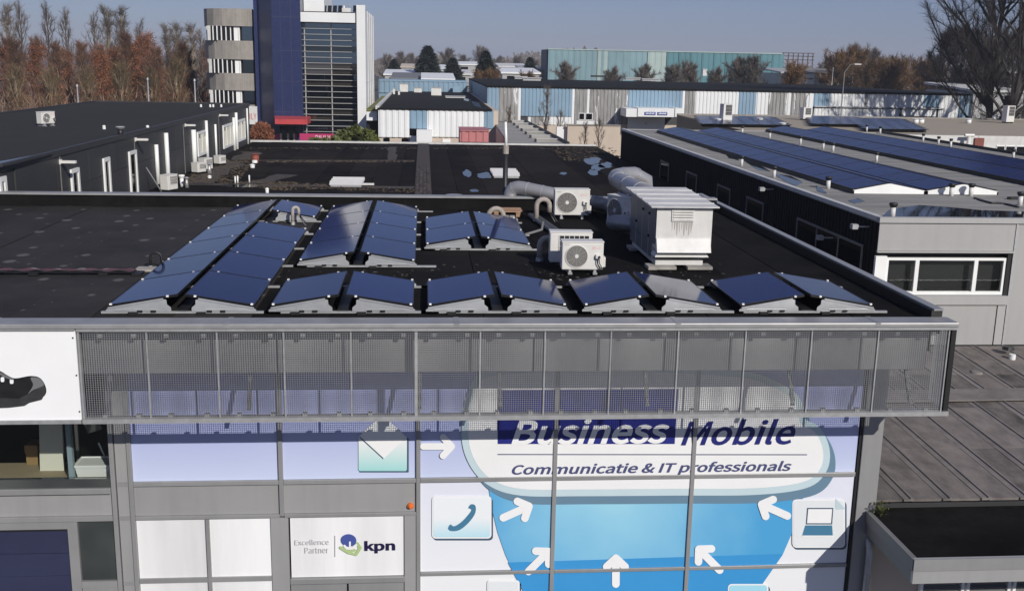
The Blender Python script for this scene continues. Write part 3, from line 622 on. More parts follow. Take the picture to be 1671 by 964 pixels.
NOT = box(-.035, .035, -.012, .004, .022, .052).mesh('notch_block', 'black'); CLM = box(-.016, .016, -.016, .016, 0, .022).mesh('clamp', 'white'); FOOT = box(-.06, .06, -.05, .05, -.012, .03).mesh('rubber_foot', 'black')
AY = 14.22
def solar_array(label, x0, left, right, ext_l=0., ext_r=.26, blocks=None):
    a = thing('solar_array', label, 'solar array', (x0, AY+ROW*min(left+right), RZ), group='solar arrays on the foreground roof')
    z = RZ+.012; x1 = x0+2*PW+GAP
    for side, rows, xl in ((1, left, x0), (-1, right, x1)):
        for r in rows:
            inst('solar_panel', PM[side], a, (xl, AY+r*ROW+.01, z+ZL))
        for r in sorted(set(rows) | {q+1 for q in rows}):
            y = AY+r*ROW
            front, back = (r-1) not in rows, r not in rows
            inst('clamp', CLM, a, (xl+side*.03, y, z+ZL+.032)); inst('clamp', CLM, a, (xl+side*(PW-.14), y, z+ZH-.005))
            if front or back:
                yy = y-.03 if front else y+.03
                inst('end_plate', PLM[side], a, (xl, yy, z))
                for u in (.42, .60): inst('notch_block', NOT, a, (xl+side*u, yy-.004, z))
    for r in sorted(set(left+right) | {q+1 for q in left+right}):
        y = AY+r*ROW
        part('base_rail', box(x0-.10-ext_l, x1+.10+(ext_r if r < 99 else 0), y-.025, y+.025, z+.002, z+.03), 'galv', a)
        for u in (.33, 1.24): inst('rubber_foot', FOOT, a, (x0+u, y-.02, z))
    part('ridge_channel', box(x0+PW-.03, x0+PW+GAP+.03, AY+min(left+right)*ROW, AY+(max(left+right)+1)*ROW, z+.01, z+.05), 'black', a)
    return a
X5 = [-4.28, -2.10, .06, 2.26, 4.53]
solar_array('long solar array of six rows running along the left from the roof edge', X5[0], [0, 1, 2, 3, 4, 5], [0, 1, 2, 3, 5])
solar_array('two panel solar array at the roof edge just right of the long array', X5[1], [0], [0])
solar_array('eight panel solar array in the middle of the roof, four rows deep', X5[1], [2, 3, 4, 5], [2, 3, 4, 5])
solar_array('two panel solar array at the roof edge above the tall divider of the mesh screen', X5[2], [0], [0])
solar_array('four panel solar array beside the timber pallet and bent pipes', X5[2]-.02, [3, 4], [3, 4], ext_r=.05)
solar_array('two panel solar array at the roof edge in front of the fan units', X5[3], [0], [0])
solar_array('two panel solar array at the far right end of the roof edge', X5[4], [0], [0], ext_r=.12)

# ------------------------------------------------------------------ fan units
def make_ac(name, label, loc, rz, w, h, d, fan=True, logo=False, group='white fan units on the foreground roof', mt='ac_white', lift=.09):
    a = thing(name, label, 'air conditioner', loc, rz, group); z0, z1 = lift, lift+h
    part('casing', box(-w/2, w/2, 0, d, z0, z1-.012), mt, a, local=True, bevel=.018)
    part('lid', box(-w/2-.006, w/2+.006, -.008, d+.006, z1-.012, z1+.012), mt, a, local=True, bevel=.006)
    for sx in (-.3, .3): part('foot', MB().box(sx*w-.035, sx*w+.035, -.06, d+.06, 0, .035).box(sx*w-.02, sx*w+.02, -.02, d+.02, .0351, z0-.001), 'galv' if fan else 'black', a, local=True)
    part('valve_cover', MB().box(w/2+.001, w/2+.045, .04, d-.04, z0+.04, z0+.21), mt, a, local=True, bevel=.01)
    if fan:
        cx, cz, r = -w*.15, (z0+z1)/2-.005, h*.40
        part('fan_well', MB().cyl((cx, -.004, cz), (cx, -.0005, cz), r, r, 32), 'grille', a, local=True)
        g = MB()
        for k in range(1, 7):
            rr = r*k/6.3; g.tube([(cx+rr*math.cos(t), -.012, cz+rr*math.sin(t)) for t in np.linspace(0, 2*math.pi, 25)], .0022, 4, False)
        for k in range(12): t = k*math.pi/6; g.bar((cx+.03*math.cos(t), -.012, cz+.03*math.sin(t)), (cx+r*math.cos(t), -.012, cz+r*math.sin(t)), .005)
        part('fan_grille', g, 'galv', a, local=True)
        part('grille_ring', MB().tube([(cx+r*math.cos(t), -.008, cz+r*math.sin(t)) for t in np.linspace(0, 2*math.pi, 33)], .008, 6, False), mt, a, local=True)
        part('hub', MB().cyl((cx, -.02, cz), (cx, -.004, cz), r*.16, r*.2, 16), mt, a, local=True)
        bxx = part('isolator_switch', MB().box(w*.30, w*.43, -.06, -.001, z0+h*.42, z0+h*.57), mt, a, local=True, bevel=.012)
        part('switch_knob', MB().cyl((w*.385, -.075, z0+h*.49), (w*.385, -.06, z0+h*.49), .02, .02, 12), 'black', bxx, local=True)
        for k in range(2): part('cable', MB().tube([(w*(.33+.06*k), -.03, z0+h*.42), (w*(.35+.05*k), -.04, z0+h*.25), (w*(.42+.04*k), -.05, z0+h*.1), (w*(.5+.01*k), -.03, z0+.02)], .008, 6), 'black', a, local=True)
        part('badge', text_mb('LG', w*.30, w*.42, z1-h*.24, z1-h*.16, -.003), 'lg', a, local=True)
        part('badge', MB().disc((w*.26, -.003, z1-h*.2), .024), 'lg', a, local=True)
        part('small_print', text_mb('INVERTER', -w*.45, -w*.33, z1-h*.10, z1-h*.07, -.003), 'cable', a, local=True)
    else:
        part('coil_recess', box(-w*.28, w*.42, -.003, -.0005, z0+h*.38, z1-.05), 'black', a, local=True)
        g = MB()
        for k in range(7): xx = -w*.28+w*.7*k/6; g.box(xx-.006, xx+.006, -.015, -.004, z0+h*.38, z1-.05)
        for k in range(4): zz = z0+h*.38+(h*.62-.05)*k/3; g.box(-w*.28, w*.42, -.018, -.0151, zz-.006, zz+.006)
        part('coil_guard', g, mt, a, local=True)
    return a
p = W(950, 447, Z=RZ+.012); make_ac('fan_unit', 'nearest white fan unit with round grille in front of the roof edge panels', p, R(-1), .70, .47, .28, lift=.07)
p = W(931, 433, Z=RZ+.012); make_ac('fan_unit', 'white fan unit turned with its coil grid, right behind the nearest fan unit', p, R(-2), .74, .53, .28, fan=False, lift=.05)
p = W(933, 357, Z=RZ+.012); make_ac('fan_unit', 'white fan unit in front of the thick horizontal spiral duct', p, R(-1), .80, .58, .3, lift=.08)
p = W(1008, 371, Z=RZ+.012); make_ac('fan_unit', 'shaded fan unit turned sideways left of the big air handling box', p, R(-62), .8, .62, .3, lift=.05)

# ------------------------------------------------------------------ air handling box
hx0, hx1, hy0, hy1 = 3.99, 4.98, 17.55, 19.75
hv = thing('air_handler', 'large weathered white air handling box with louvre and hood on the roof', 'air handler', ((hx0+hx1)/2, hy0, RZ))
part('casing', box(hx0+.012, hx1, hy0, hy1, 6.62, 7.27), 'white_dirty', hv)
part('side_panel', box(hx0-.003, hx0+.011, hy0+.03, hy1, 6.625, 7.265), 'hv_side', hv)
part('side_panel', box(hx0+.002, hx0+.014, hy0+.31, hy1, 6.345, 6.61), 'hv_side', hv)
part('lower_casing', box(hx0+.015, hx1-.015, hy0+.30, hy1-.015, 6.34, 6.615), 'white_dirty', hv)
for yy in (hy0+.55, hy0+1.1, hy0+1.65): part('side_seam', box(hx0-.006, hx0+.004, yy-.012, yy+.012, 6.35, 7.26), 'galv', hv)
for yy, zz in ((hy0+.5, 7.1), (hy0+.5, 6.7), (hy0+1.05, 7.1), (hy0+1.6, 6.8)): part('latch', box(hx0-.03, hx0-.001, yy-.03, yy+.03, zz-.02, zz+.02), 'black', hv)
part('roof_sheet', MB().hexa([(hx0-.11, hy0-.10, 7.275), (hx1+.09, hy0-.10, 7.275), (hx1+.09, hy1+.1, 7.33), (hx0-.11, hy1+.1, 7.33)], [(hx0-.11, hy0-.10, 7.295), (hx1+.09, hy0-.10, 7.295), (hx1+.09, hy1+.1, 7.35), (hx0-.11, hy1+.1, 7.35)]), 'white_dirty', hv)
for k in range(4):
    yy = hy0+.25+k*.52; zz = 7.296+.055*(yy-hy0)/2.2
    part('roof_rib', MB().prism([(hx0-.10, yy-.05, zz), (hx0-.10, yy+.05, zz), (hx0-.10, yy, zz+.022)], (hx1-hx0+.18, 0, 0)), 'white_dirty', hv)
lx0, lx1, lz0, lz1 = 4.26, 4.65, 7.03, 7.25
part('louvre_frame', MB().box(lx0, lx1, hy0-.02, hy0-.001, lz0, lz0+.02).box(lx0, lx1, hy0-.02, hy0-.001, lz1-.02, lz1).box(lx0, lx0+.02, hy0-.02, hy0-.001, lz0+.02, lz1-.02).box(lx1-.02, lx1, hy0-.02, hy0-.001, lz0+.02, lz1-.02), 'white_dirty', hv)
for k in range(4):
    zz = lz0+.025+k*.046
    part('louvre_slat', MB().hexa([(lx0+.021, hy0-.035, zz), (lx1-.021, hy0-.035, zz), (lx1-.021, hy0-.002, zz+.03), (lx0+.021, hy0-.002, zz+.03)], [(lx0+.021, hy0-.035, zz+.008), (lx1-.021, hy0-.035, zz+.008), (lx1-.021, hy0-.002, zz+.038), (lx0+.021, hy0-.002, zz+.038)]), 'white_dirty', hv)
rn = random.Random(4)
for k in range(9):
    xx = lx0+.02+k*.042; w_ = rn.uniform(.010, .022); part('rust_streak', MB().poly([(xx-w_, hy0-.0025, 7.015), (xx+w_, hy0-.0025, 7.015), (xx+w_*.4, hy0-.0025, 7.015-rn.uniform(.10, .26)), (xx-w_*.4, hy0-.0025, 7.015-rn.uniform(.10, .26))]), 'stain', hv)
part('hood', MB().hexa([(hx0+.02, hy0-.12, 6.50), (hx1-.02, hy0-.12, 6.50), (hx1-.02, hy0+.28, 6.56), (hx0+.02, hy0+.28, 6.56)], [(hx0+.02, hy0-.02, 6.73), (hx1-.02, hy0-.02, 6.73), (hx1-.02, hy0-.001, 6.74), (hx0+.02, hy0-.001, 6.74)]), 'white_dirty', hv)
part('drip_flange', MB().hexa([(hx0+.0, hy0-.06, 6.41), (hx1-.04, hy0-.06, 6.41), (hx1-.04, hy0+.29, 6.41), (hx0+.0, hy0+.29, 6.41)], [(hx0+.04, hy0+.02, 6.48), (hx1-.08, hy0+.02, 6.48), (hx1-.08, hy0+.29, 6.48), (hx0+.04, hy0+.29, 6.48)]), 'white_dirty', hv)
part('base_frame', box(hx0+.03, hx1-.12, hy0+.02, hy1-.1, 6.26, 6.338), 'white_dirty', hv)
for a, b in ((hx0-.12, 4.36), (4.56, hx1+.02)): part('concrete_block', box(a, b, hy0-.14, hy0+.2, 6.20, 6.258), 'concrete_block', hv)
part('concrete_block', box(hx0-.08, hx1, hy1-.5, hy1-.1, 6.20, 6.258), 'concrete_block', hv)

# ------------------------------------------------------------------ ducts
def bend(p0, c, p1, n=7):                      # rounded corner between two straight runs
    p0, c, p1 = Vector(p0), Vector(c), Vector(p1); return [((1-t)**2)*p0+2*t*(1-t)*c+t*t*p1 for t in np.linspace(0, 1, n)]
def duct(name, label, pts, r, seams):
    a = thing(name, label, 'duct', Vector(pts[0])-Vector((0, 0, r)))
    part('pipe', MB().tube(pts, r, 24), 'duct', a, smooth=True)
    for i, t in seams:
        p = Vector(pts[i]).lerp(Vector(pts[i+1]), t); d = (Vector(pts[i+1])-Vector(pts[i])).normalized()
        part('seam_ring', MB().cyl(p-d*.012, p+d*.012, r+.008, r+.008, 24), 'galv', a, smooth=False)
    return a
b0 = W(832, 337, Z=6.24); zc = 6.75
a1 = Vector((b0.x, b0.y, 6.45)); cr = Vector((b0.x, b0.y, zc)); e1 = W(990, 335, Y=24.0)
d1 = (e1-cr).normalized()
pts = [b0, a1]+bend(a1, cr, cr+d1*.30)[1:]+[cr+d1*(.8), e1]
duct('spiral_duct', 'horizontal grey spiral duct with an elbow down to the timber pallet', pts, .16, [(0, .2), (1, .5), (4, .3), (7, .3), (8, .02), (8, .3), (8, .8)])
e2 = W(1030, 352, Y=20.6)
q0 = W(1085, 316, Y=19.9); q0.z = 7.02; q1 = W(1000, 290, Y=24.3); k = q1.z; q0.z = k
ext = (q1-q0).normalized()
pts = [q0, q0.lerp(q1, .45), q0.lerp(q1, .85)]+bend(q0.lerp(q1, .85), q1+ext*.45, q1+Vector((.65, .75, 0)))[1:]+[q1+Vector((.95, .85, -.12)), q1+Vector((1.05, .9, -.9))]
duct('spiral_duct', 'fat grey spiral duct with a bend, rising behind the air handling box', pts, .19, [(0, .3), (0, .9), (1, .5), (2, .1), (4, .5), (6, .5), (8, .2)])
stub = q0.lerp(q1, .75)
duct('spiral_duct', 'shaded upright duct under the fat spiral duct', [Vector((stub.x, stub.y, stub.z-.2)), Vector((stub.x, stub.y, RZ+.05))], .13, [(0, .3), (0, .7)])
duct('spiral_duct', 'shaded low duct running into the left side of the air handling box', [e1+Vector((.02, -.02, -.02)), e1+Vector((.3, -1.0, -.02)), e1+Vector((.35, -2.2, -.05)), Vector((hx0-.25, 20.2, 6.6)), Vector((hx0+.3, 19.9, 6.6))], .15, [(0, .5), (1, .3), (1, .7)])
vp = W(1003, 330, Z=6.6)
vt = thing('vent_cap', 'short white vent pipe between the two spiral ducts', 'vent', (vp.x, vp.y, RZ)); part('pipe', MB().cyl((vp.x, vp.y, RZ), (vp.x, vp.y, 6.72), .10, .10, 16), 'white', vt, smooth=True); part('cap', MB().cyl((vp.x, vp.y, 6.721), (vp.x, vp.y, 6.80), .12, .03, 16), 'white', vt)

# ------------------------------------------------------------------ pipes, mast, cables and odds and ends on the main roof
def gooseneck(px, py, h, span, ang, r, label, cables=2, mt='beige_foam'):
    p = W(px, py, Z=RZ+.012); a = thing('bent_pipe', label, 'vent pipe', p, 0, 'insulated bent cable pipes on the foreground roof')
    dx, dy = math.cos(ang), math.sin(ang); rr = span/2
    arc = [p, p+Vector((0, 0, h-rr))]+[p+Vector((dx*(rr-rr*math.cos(t)), dy*(rr-rr*math.cos(t)), h-rr+rr*math.sin(t))) for t in np.linspace(.2, math.pi, 9)]
    arc.append(arc[-1]-Vector((0, 0, h*.3)))
    part('insulated_pipe', MB().tube(arc, r, 12), mt, a, smooth=True)
    part('collar', MB().cyl(p-Vector((0, 0, .01)), p+Vector((0, 0, .05)), r*1.35, r*1.2, 14), 'galv', a)
    e = arc[-1]
    for k in range(cables):
        part('cable', MB().tube([e+Vector((0, 0, .04)), e+Vector((dx*.05*(k+1), -.06*k, -.08)), e+Vector((dx*.16+.05*k, -.10, -h*.55)), e+Vector((dx*.3+.08*k, -.12-.07*k, -h+rr*1.5+.02))], .011, 6), 'black' if k % 2 else 'cable', a)
    return a
gooseneck(246, 438, .27, .18, .1, .022, 'black and steel bent pipe at the end of the cable tray on the left roof', 3, 'black')
gooseneck(478, 366, .36, .13, .4, .035, 'bent cable pipe standing in the gap of the long solar array')
gooseneck(797, 360, .27, .34, .1, .055, 'bent foam pipe reaching over the timber pallet')
gooseneck(875, 360, .48, .30, .15, .055, 'bent foam pipe between the timber pallet and the fan unit by the duct')
gooseneck(880, 425, .40, .26, .3, .05, 'bent foam pipe with black cables left of the two nearest fan units', 4)
p = W(832, 354, Z=RZ+.012); pl = thing('timber_pallet', 'small timber pallet under the elbow of the spiral duct', 'pallet', p)
for k in range(3): part('deck_board', box(p.x-.38, p.x+.30, p.y+.05+.22*k, p.y+.23+.22*k, p.z+.10, p.z+.125), 'wood', pl)
for k in range(2): part('runner', box(p.x-.36+.5*k, p.x-.26+.5*k, p.y, p.y+.7, p.z, p.z+.099), 'wood', pl)
p = W(822, 361, Z=RZ+.012); st = thing('stone_stack', 'pile of weathered bricks in front of the timber pallet', 'bricks', p)
for k in range(9):
    r_, c_ = divmod(k, 5); xx = p.x-.3+c_*.125+r_*.06; part('brick', box(xx, xx+.11, p.y-.1+.02*(k % 3), p.y+.12+.02*(k % 2), p.z+r_*.062, p.z+r_*.062+.058), 'concrete_block', st)
p = W(868, 352, Z=RZ+.03); q = W(904, 378, Z=RZ+.03)
part_ = thing('cable_gutter', 'open steel cable gutter lying askew between the bent pipes', 'cable tray', p)
g = MB(); d = (q-p).normalized(); s_ = Vector((d.y, -d.x, 0))*.09; g.bar(p, q, .18, .006); g.bar(p+s_+Vector((0, 0, .03)), q+s_+Vector((0, 0, .03)), .006, .06); g.bar(p-s_+Vector((0, 0, .03)), q-s_+Vector((0, 0, .03)), .006, .06)
part('gutter', g, 'galv', part_)
for k in range(3): part('cable', MB().tube([p+s_*(-.6+.6*k)+Vector((0, 0, .06)), p.lerp(q, .5)+s_*(-.5+.5*k)+Vector((0, 0, .03)), q+s_*(-.6+.5*k)+Vector((0, 0, .03)), q+d*.25+s_*(k-1)], .012, 6), 'cable', part_)
a_ = W(853, 384, Z=RZ+.03); b_ = W(886, 362, Z=RZ+.25)
solo('corrugated_hose', MB().tube([a_, a_.lerp(b_, .3)+Vector((.08, -.02, -.02)), a_.lerp(b_, .7)+Vector((.1, 0, -.08)), b_], .028, 8), 'cable', 'grey corrugated hose curving from the four panel array to the bent pipes', 'hose', smooth=True)
vb = W(741, 338, Z=RZ+.012); v = thing('roof_vent', 'black mushroom vent on a white collar by the rear parapet', 'roof vent', vb)
part('collar', MB().cyl(vb, vb+Vector((0, 0, .06)), .13, .1, 16), 'white', v); part('pipe', MB().cyl(vb+Vector((0, 0, .061)), vb+Vector((0, 0, .24)), .11, .15, 16), 'black', v); part('cap', MB().cyl(vb+Vector((0, 0, .241)), vb+Vector((0, 0, .30)), .24, .20, 20), 'duct', v)
m0 = Vector((W(824, 318, Y=25.35).x, 25.35, 4.96)); mt_ = W(825, 199, Y=25.35)
ms = thing('mast', 'tall thin mast behind the rear parapet, black below and white above', 'mast', m0)
mm = W(825, 243, Y=25.35)
part('lower_pole', MB().cyl(m0, (m0.x, 25.35, mm.z), .07, .06, 12), 'black', ms, smooth=True); part('upper_pole', MB().cyl((m0.x+.01, 25.35, mm.z), (mt_.x, 25.35, mt_.z), .04, .03, 10), 'white', ms, smooth=True)
part('joint', MB().cyl((m0.x, 25.35, mm.z-.12), (m0.x, 25.35, mm.z+.08), .075, .075, 10), 'beige_foam', ms)
for dz in (.25, .6): part('bracket', box(m0.x-.05, m0.x+.05, 25.1, 25.3, 5.5+dz, 5.55+dz), 'black', ms)
# cable tray across the left roof
t0, t1 = W(-60, 450, Z=RZ+.03), W(222, 444, Z=RZ+.03); t0.y = t1.y
ct = thing('cable_tray', 'low cable tray with magenta cables crossing the left half of the roof', 'cable tray', t1)
part('tray', box(t0.x, t1.x, t1.y-.16, t1.y+.06, RZ+.05, RZ+.062), 'black', ct)
for k in range(4):
    pts = [(t0.x+(t1.x-t0.x)*u, t1.y-.13+.04*k+.012*math.sin(u*37+k*2), RZ+.075+.008*math.sin(u*50+k)) for u in np.linspace(0, 1, 40)]; part('cable', MB().tube(pts, .011, 6), 'cable_red' if k % 2 else 'black', ct)
pts = [(t0.x+(t1.x-t0.x)*u, t1.y+.17+.03*math.sin(u*23), RZ+.03+.02*max(0, math.sin(u*41))) for u in np.linspace(0, 1, 50)]+[(t1.x+.02, t1.y+.08, RZ+.03)]; part('loose_cable', MB().tube(pts, .011, 6), 'cable', ct)
for px in (50, 165, 220): c = W(px, 450, Z=RZ+.03); part('foot_block', box(c.x-.07, c.x+.07, t1.y-.22, t1.y+.04, RZ+.012, RZ+.049), 'black', ct)
p = W(236, 441, Z=RZ+.012); solo('paving_slab', MB().box(p.x-.13, p.x+.18, p.y-.12, p.y+.14, RZ+.012, RZ+.05), 'concrete_block', 'small concrete slab at the foot of the bent pipe beside the cable tray', 'slab')

# ------------------------------------------------------------------ lower flat roof behind the parapet
MZ = 4.95                                      # its bitumen level
mx0, mx1, my0, my1 = -9.75, 10.05, 25.15, 61.0
mb_ = thing('rear_building', 'low flat roofed black bitumen building behind the rear parapet', 'building', (0, 43, 0))
part('wall', box(mx0, mx1, my0, my1, 0, MZ-.1), 'dark_wall', mb_)
x = mx0; i = 0
while x < mx1-.1:
    w = min(1.1, mx1-x); part('roofing_sheet', box(x, x+w-.012, my0, my1-.2, MZ-.09, MZ-.012+.005*(i*5 % 3)), 'roof_mid', mb_); x += w; i += 1
part('roof_edge', box(mx0-.1, mx1, my1-.2, my1, MZ-.12, MZ+.09), 'white_dirty', mb_)
sx0, sx1 = W(678, 290, Z=MZ).x, W(703, 290, Z=MZ).x
part('walkway', box(sx0, sx1, my0+.02, my1-.25, MZ, MZ+.03), 'gravel_dark', mb_)
for k in range(70):
    yy = my0+.3+k*.5
    for j in range(4):
        w_ = (sx1-sx0-.06)/4; xx = sx0+.03+j*w_; t = random.uniform(.03, .055)
        if k < 44 and random.random() < .9: part('paving_tile', box(xx+.01, xx+w_-.015, yy, yy+.47, MZ+.03, MZ+t+.012), 'gravel_dark', mb_)
def patch(name, pts, z, m, mbd=None, kind='stuff', par=None):
    return part(name, MB().poly([(*W(a, b, Z=z).xy, z) for a, b in pts]), m, par if par else mb_, kind=kind)
def blob(cx, cy, rx, ry, n=14, j=.28):
    return [(cx+rx*math.cos(t)*(1+random.uniform(-j, j)), cy+ry*math.sin(t)*(1+random.uniform(-j, j))) for t in np.linspace(0, 2*math.pi, n, endpoint=False)]
for i, (cx, cy, rx, ry) in enumerate(((762, 283, 7, 6), (791, 286, 13, 5), (773, 311, 8, 2.2), (920, 283, 6, 2.2), (967, 262, 13, 6), (975, 273, 12, 5), (988, 270, 10, 5), (968, 281, 9, 5), (400, 303, 22, 3), (372, 303, 12, 2.5))):
    o = part('puddle', MB().poly([(*W(a, b, Z=MZ+.012).xy, MZ+.012) for a, b in blob(cx, cy, rx, ry)]), 'puddle', mb_)
# weeds and silt in drifts: small clods strewn over the bitumen
g = MB()
def clods(n, area, s0, s1):
    for _ in range(n):
        u, v = random.random(), random.random(); (ax, ay), (bx_, by), (cx, cy) = area; p = W(ax+(bx_-ax)*u+(cx-ax)*v, ay+(by-ay)*u+(cy-ay)*v, Z=MZ); s = random.uniform(s0, s1); h = s*random.uniform(.2, .5)
        if p.y > my1-.3 or p.y < my0+.1 or p.x < mx0: continue
        g.add([(p.x-s, p.y-s*random.random(), MZ-.01), (p.x+s, p.y-s*.5, MZ-.01), (p.x+s*.2, p.y+s*1.3, MZ-.01), (p.x, p.y, MZ+h)], [(0, 1, 3), (1, 2, 3), (2, 0, 3)])
clods(900, ((330, 262), (420, 256), (300, 300)), .02, .10); clods(500, ((300, 291), (676, 306), (300, 300)), .02, .08); clods(300, ((420, 262), (676, 262), (420, 265)), .02, .09); clods(350, ((340, 300), (430, 293), (470, 312)), .02, .09); clods(250, ((900, 245), (1005, 245), (920, 262)), .02, .09); clods(300, ((400, 241), (1000, 241), (400, 243)), .02, .08)
part('weeds', g, 'weeds', mb_, kind='stuff')
g = MB(); random.seed(3)
for (ax, ay, bx_, by, wd_) in ((336, 262, 676, 262, .3), (300, 300, 676, 306, .45), (410, 300, 470, 285, .5), (320, 300, 412, 248, .7), (640, 240, 640, 262, .3)):
    a, b = W(ax, ay, Z=MZ), W(bx_, by, Z=MZ); d = (b-a); n = max(2, int(d.length/.8)); s_ = Vector((d.y, -d.x, 0)).normalized()
    L1 = [a+d*(i/n)+s_*wd_*random.uniform(.4, 1) for i in range(n+1)]; L2 = [a+d*(i/n)-s_*wd_*random.uniform(.4, 1) for i in range(n+1)]
    g.poly([(p.x, p.y, MZ+.004) for p in L1+L2[::-1]])
part('silt', g, 'gravel_dark', mb_, kind='stuff')
def skylight(px, py, w, d, label, n=3):
    p = W(px, py, Z=MZ); a = thing('ridge_skylight', label, 'skylight', (p.x+w/2, p.y, MZ))
    part('kerb', box(p.x, p.x+w, p.y, p.y+d, MZ-.012, MZ+.07), 'galv', a)
    for k in range(n):
        y0 = p.y+.02+k*(d-.04)/n; y1 = p.y+.02+(k+1)*(d-.04)/n; part('cover', MB().prism([(p.x-.04, y0, MZ+.071), (p.x-.04, y1-.03, MZ+.071), (p.x-.04, (y0+y1)/2, MZ+.2)], (w+.08, 0, 0)), 'ac_white', a)
    return a
skylight(539, 305, 1.15, 2.0, 'long white ridged skylight left of the paved strip on the rear roof')
skylight(806, 290, 1.05, 2.4, 'white ridged skylight beside the mast on the rear roof')
p = W(589, 302, Z=MZ); solo('timber_batten', MB().box(p.x, p.x+.5, p.y, p.y+.08, MZ, MZ+.07), 'ac_white', 'short pale batten lying right of the long skylight', 'batten')
def vent(px, py, z, r, h, label, m='white', mc=None, grp=None, cat='roof vent', taper=1.):
    p = W(px, py, Z=z); a = thing('roof_vent', label, cat, (p.x, p.y, z-.03), group=grp)
    part('pipe', MB().cyl((p.x, p.y, z-.03), (p.x, p.y, z+h), r, r*taper, 12), m, a, smooth=True)
    if mc: part('cap', MB().cyl((p.x, p.y, z+h+.001), (p.x, p.y, z+h*1.28), r*1.15, r*1.7, 14).cyl((p.x, p.y, z+h*1.281), (p.x, p.y, z+h*1.42), r*1.7, r*1.4, 14), mc, a)
    else: part('cap', MB().cyl((p.x, p.y, z+h+.001), (p.x, p.y, z+h+.05), r*1.3, r*.5, 12), m, a)
    return a
vent(417, 265, MZ, .17, .36, 'squat rust red chimney on the rear roof', 'brick_red', None, cat='chimney')
p = W(417, 265, Z=MZ); solo('chimney_foot', MB().cyl((p.x, p.y-.24, MZ), (p.x, p.y-.24, MZ+.12), .13, .12, 12), 'white', 'white collar in front of the rust red chimney', 'pipe collar')
vent(412, 274, MZ, .10, .12, 'small white roof outlet in front of the rust red chimney')
vent(436, 316, MZ, .06, .16, 'small white roof outlet just behind the rear parapet')
vent(297, 304, MZ, .07, .30, 'white double hooded vent right of the nearest wall fan unit', 'white', 'white')
vent(305, 306, MZ, .08, .34, 'dull grey cone vent beside the white hooded vent', 'galv', None, taper=.5)
vent(342, 284, MZ, .1, .40, 'grey vent in front of the paired fan units', 'galv', None, taper=.5)
vent(342, 291, MZ, .07, .07, 'tiny white roof outlet below the paired fan units')
for px, py, l in ((384, 300, 'thin white pipe stub, left one of two by the roof puddles'), (388, 299, 'thin white pipe stub, middle one by the roof puddles'), (407, 298, 'thin white pipe stub standing apart right of the roof puddles')): vent(px, py, MZ, .028, .24, l)

# ------------------------------------------------------------------ dark building on the left
lx, lz, ly0, ly1 = -9.8, 7.12, 25.2, 60.5
lb = thing('clad_building', 'long dark clad building with white windows on the left behind the parapet', 'building', (lx-4, 43, 0))
part('wall', box(-18.2, lx-.04, ly0, ly1, 0, lz-.15), 'dark_wall', lb)
part('roof', box(-18.2, lx-.05, ly0, ly1, lz-.149, lz-.06), 'roof_left', lb)
part('roof_edge', MB().box(lx-.09, lx+.03, ly0, ly1+.05, lz-.16, lz).box(-18.25, lx-.091, ly1-.08, ly1+.05, lz-.16, lz).box(-18.25, -18.13, ly0, ly1-.081, lz-.16, lz), 'dark_wall', lb)
wx = lambda px, py: W(px, py, X=lx)            # a point of the wall that faces right
seams = [26.0, 28.9, 31.6, 34.3, 37.0, 39.8, 42.6, 45.4, 48.2, 51.0, 53.8, 56.6, ly1]
for a, b in zip(seams[:-1], seams[1:]):
    for z0, z1 in ((4.2, 6.02), (6.03, lz-.165)): part('cladding_panel', box(lx-.039, lx-.005, a+.015, b-.015, z0, z1), 'dark_wall', lb)
def wall_pipe(px0, py0, px1, py1, r, m='white', name='downpipe'):
    a, b = wx(px0, py0), wx(px1, py1); y = a.y; part(name, MB().cyl((lx+.06, y, max(a.z, b.z)), (lx+.06, y, min(a.z, b.z)), r, r, 8), m, lb, smooth=True)
wall_pipe(252, 236, 258, 299, .075); wall_pipe(313, 212, 318, 280, .11); wall_pipe(334, 197, 339, 268, .07); wall_pipe(349, 203, 355, 262, .055)
wall_pipe(379, 192, 384, 248, .075); wall_pipe(383, 184, 387, 248, .075); wall_pipe(268, 217, 276, 308, .085); wall_pipe(401, 177, 406, 237, .05)
for px in (95, 219, 300, 358): q = wx(px, 230); part('joint_strip', box(lx-.004, lx+.015, q.y-.02, q.y+.02, 4.9, lz-.17), 'grille', lb)
def wall_window(x0, y0, x1, y1, panes=1, curtains=True):
    a, b = wx(x0, y0), wx(x1, y1); ya, yb = a.y, b.y; z1_ = a.z; z0_ = max(b.z, MZ-.3); f = .11
    fr = part('window', MB().box(lx-.004, lx+.05, ya, ya+f, z0_, z1_).box(lx-.004, lx+.05, yb-f, yb, z0_, z1_).box(lx-.004, lx+.05, ya+f, yb-f, z1_-f, z1_).box(lx-.004, lx+.05, ya+f, yb-f, z0_, z0_+f), 'white', lb)
    part('pane', box(lx-.004, lx+.012, ya+f, yb-f, z0_+f, z1_-f), 'glass', fr)
    for k in range(1, panes): yy = ya+(yb-ya)*k/panes; part('glazing_bar', box(lx+.0125, lx+.05, yy-.04, yy+.04, z0_+f, z1_-f), 'white', fr)
    if curtains:
        n = int((yb-ya)/.3); g = MB()
        for k in range(n): yy = ya+f+(yb-ya-2*f)*(k+.2)/n; g.box(lx+.0125, lx+.03, yy, yy+(yb-ya)/n*.62, z0_+f+.01, z1_-f-.18*(k % 2))
        part('curtain', g, 'cream', fr)
wall_window(-4, 290, 11, 330, 1, False); wall_window(114, 277, 131, 330, 1, False); wall_window(167, 259, 182, 330, 1, False); wall_window(209, 248, 226, 330, 1, False)
wall_window(321, 216, 337, 250, 2); wall_window(363, 205, 381, 236, 3); wall_window(386, 197, 400, 227, 2)
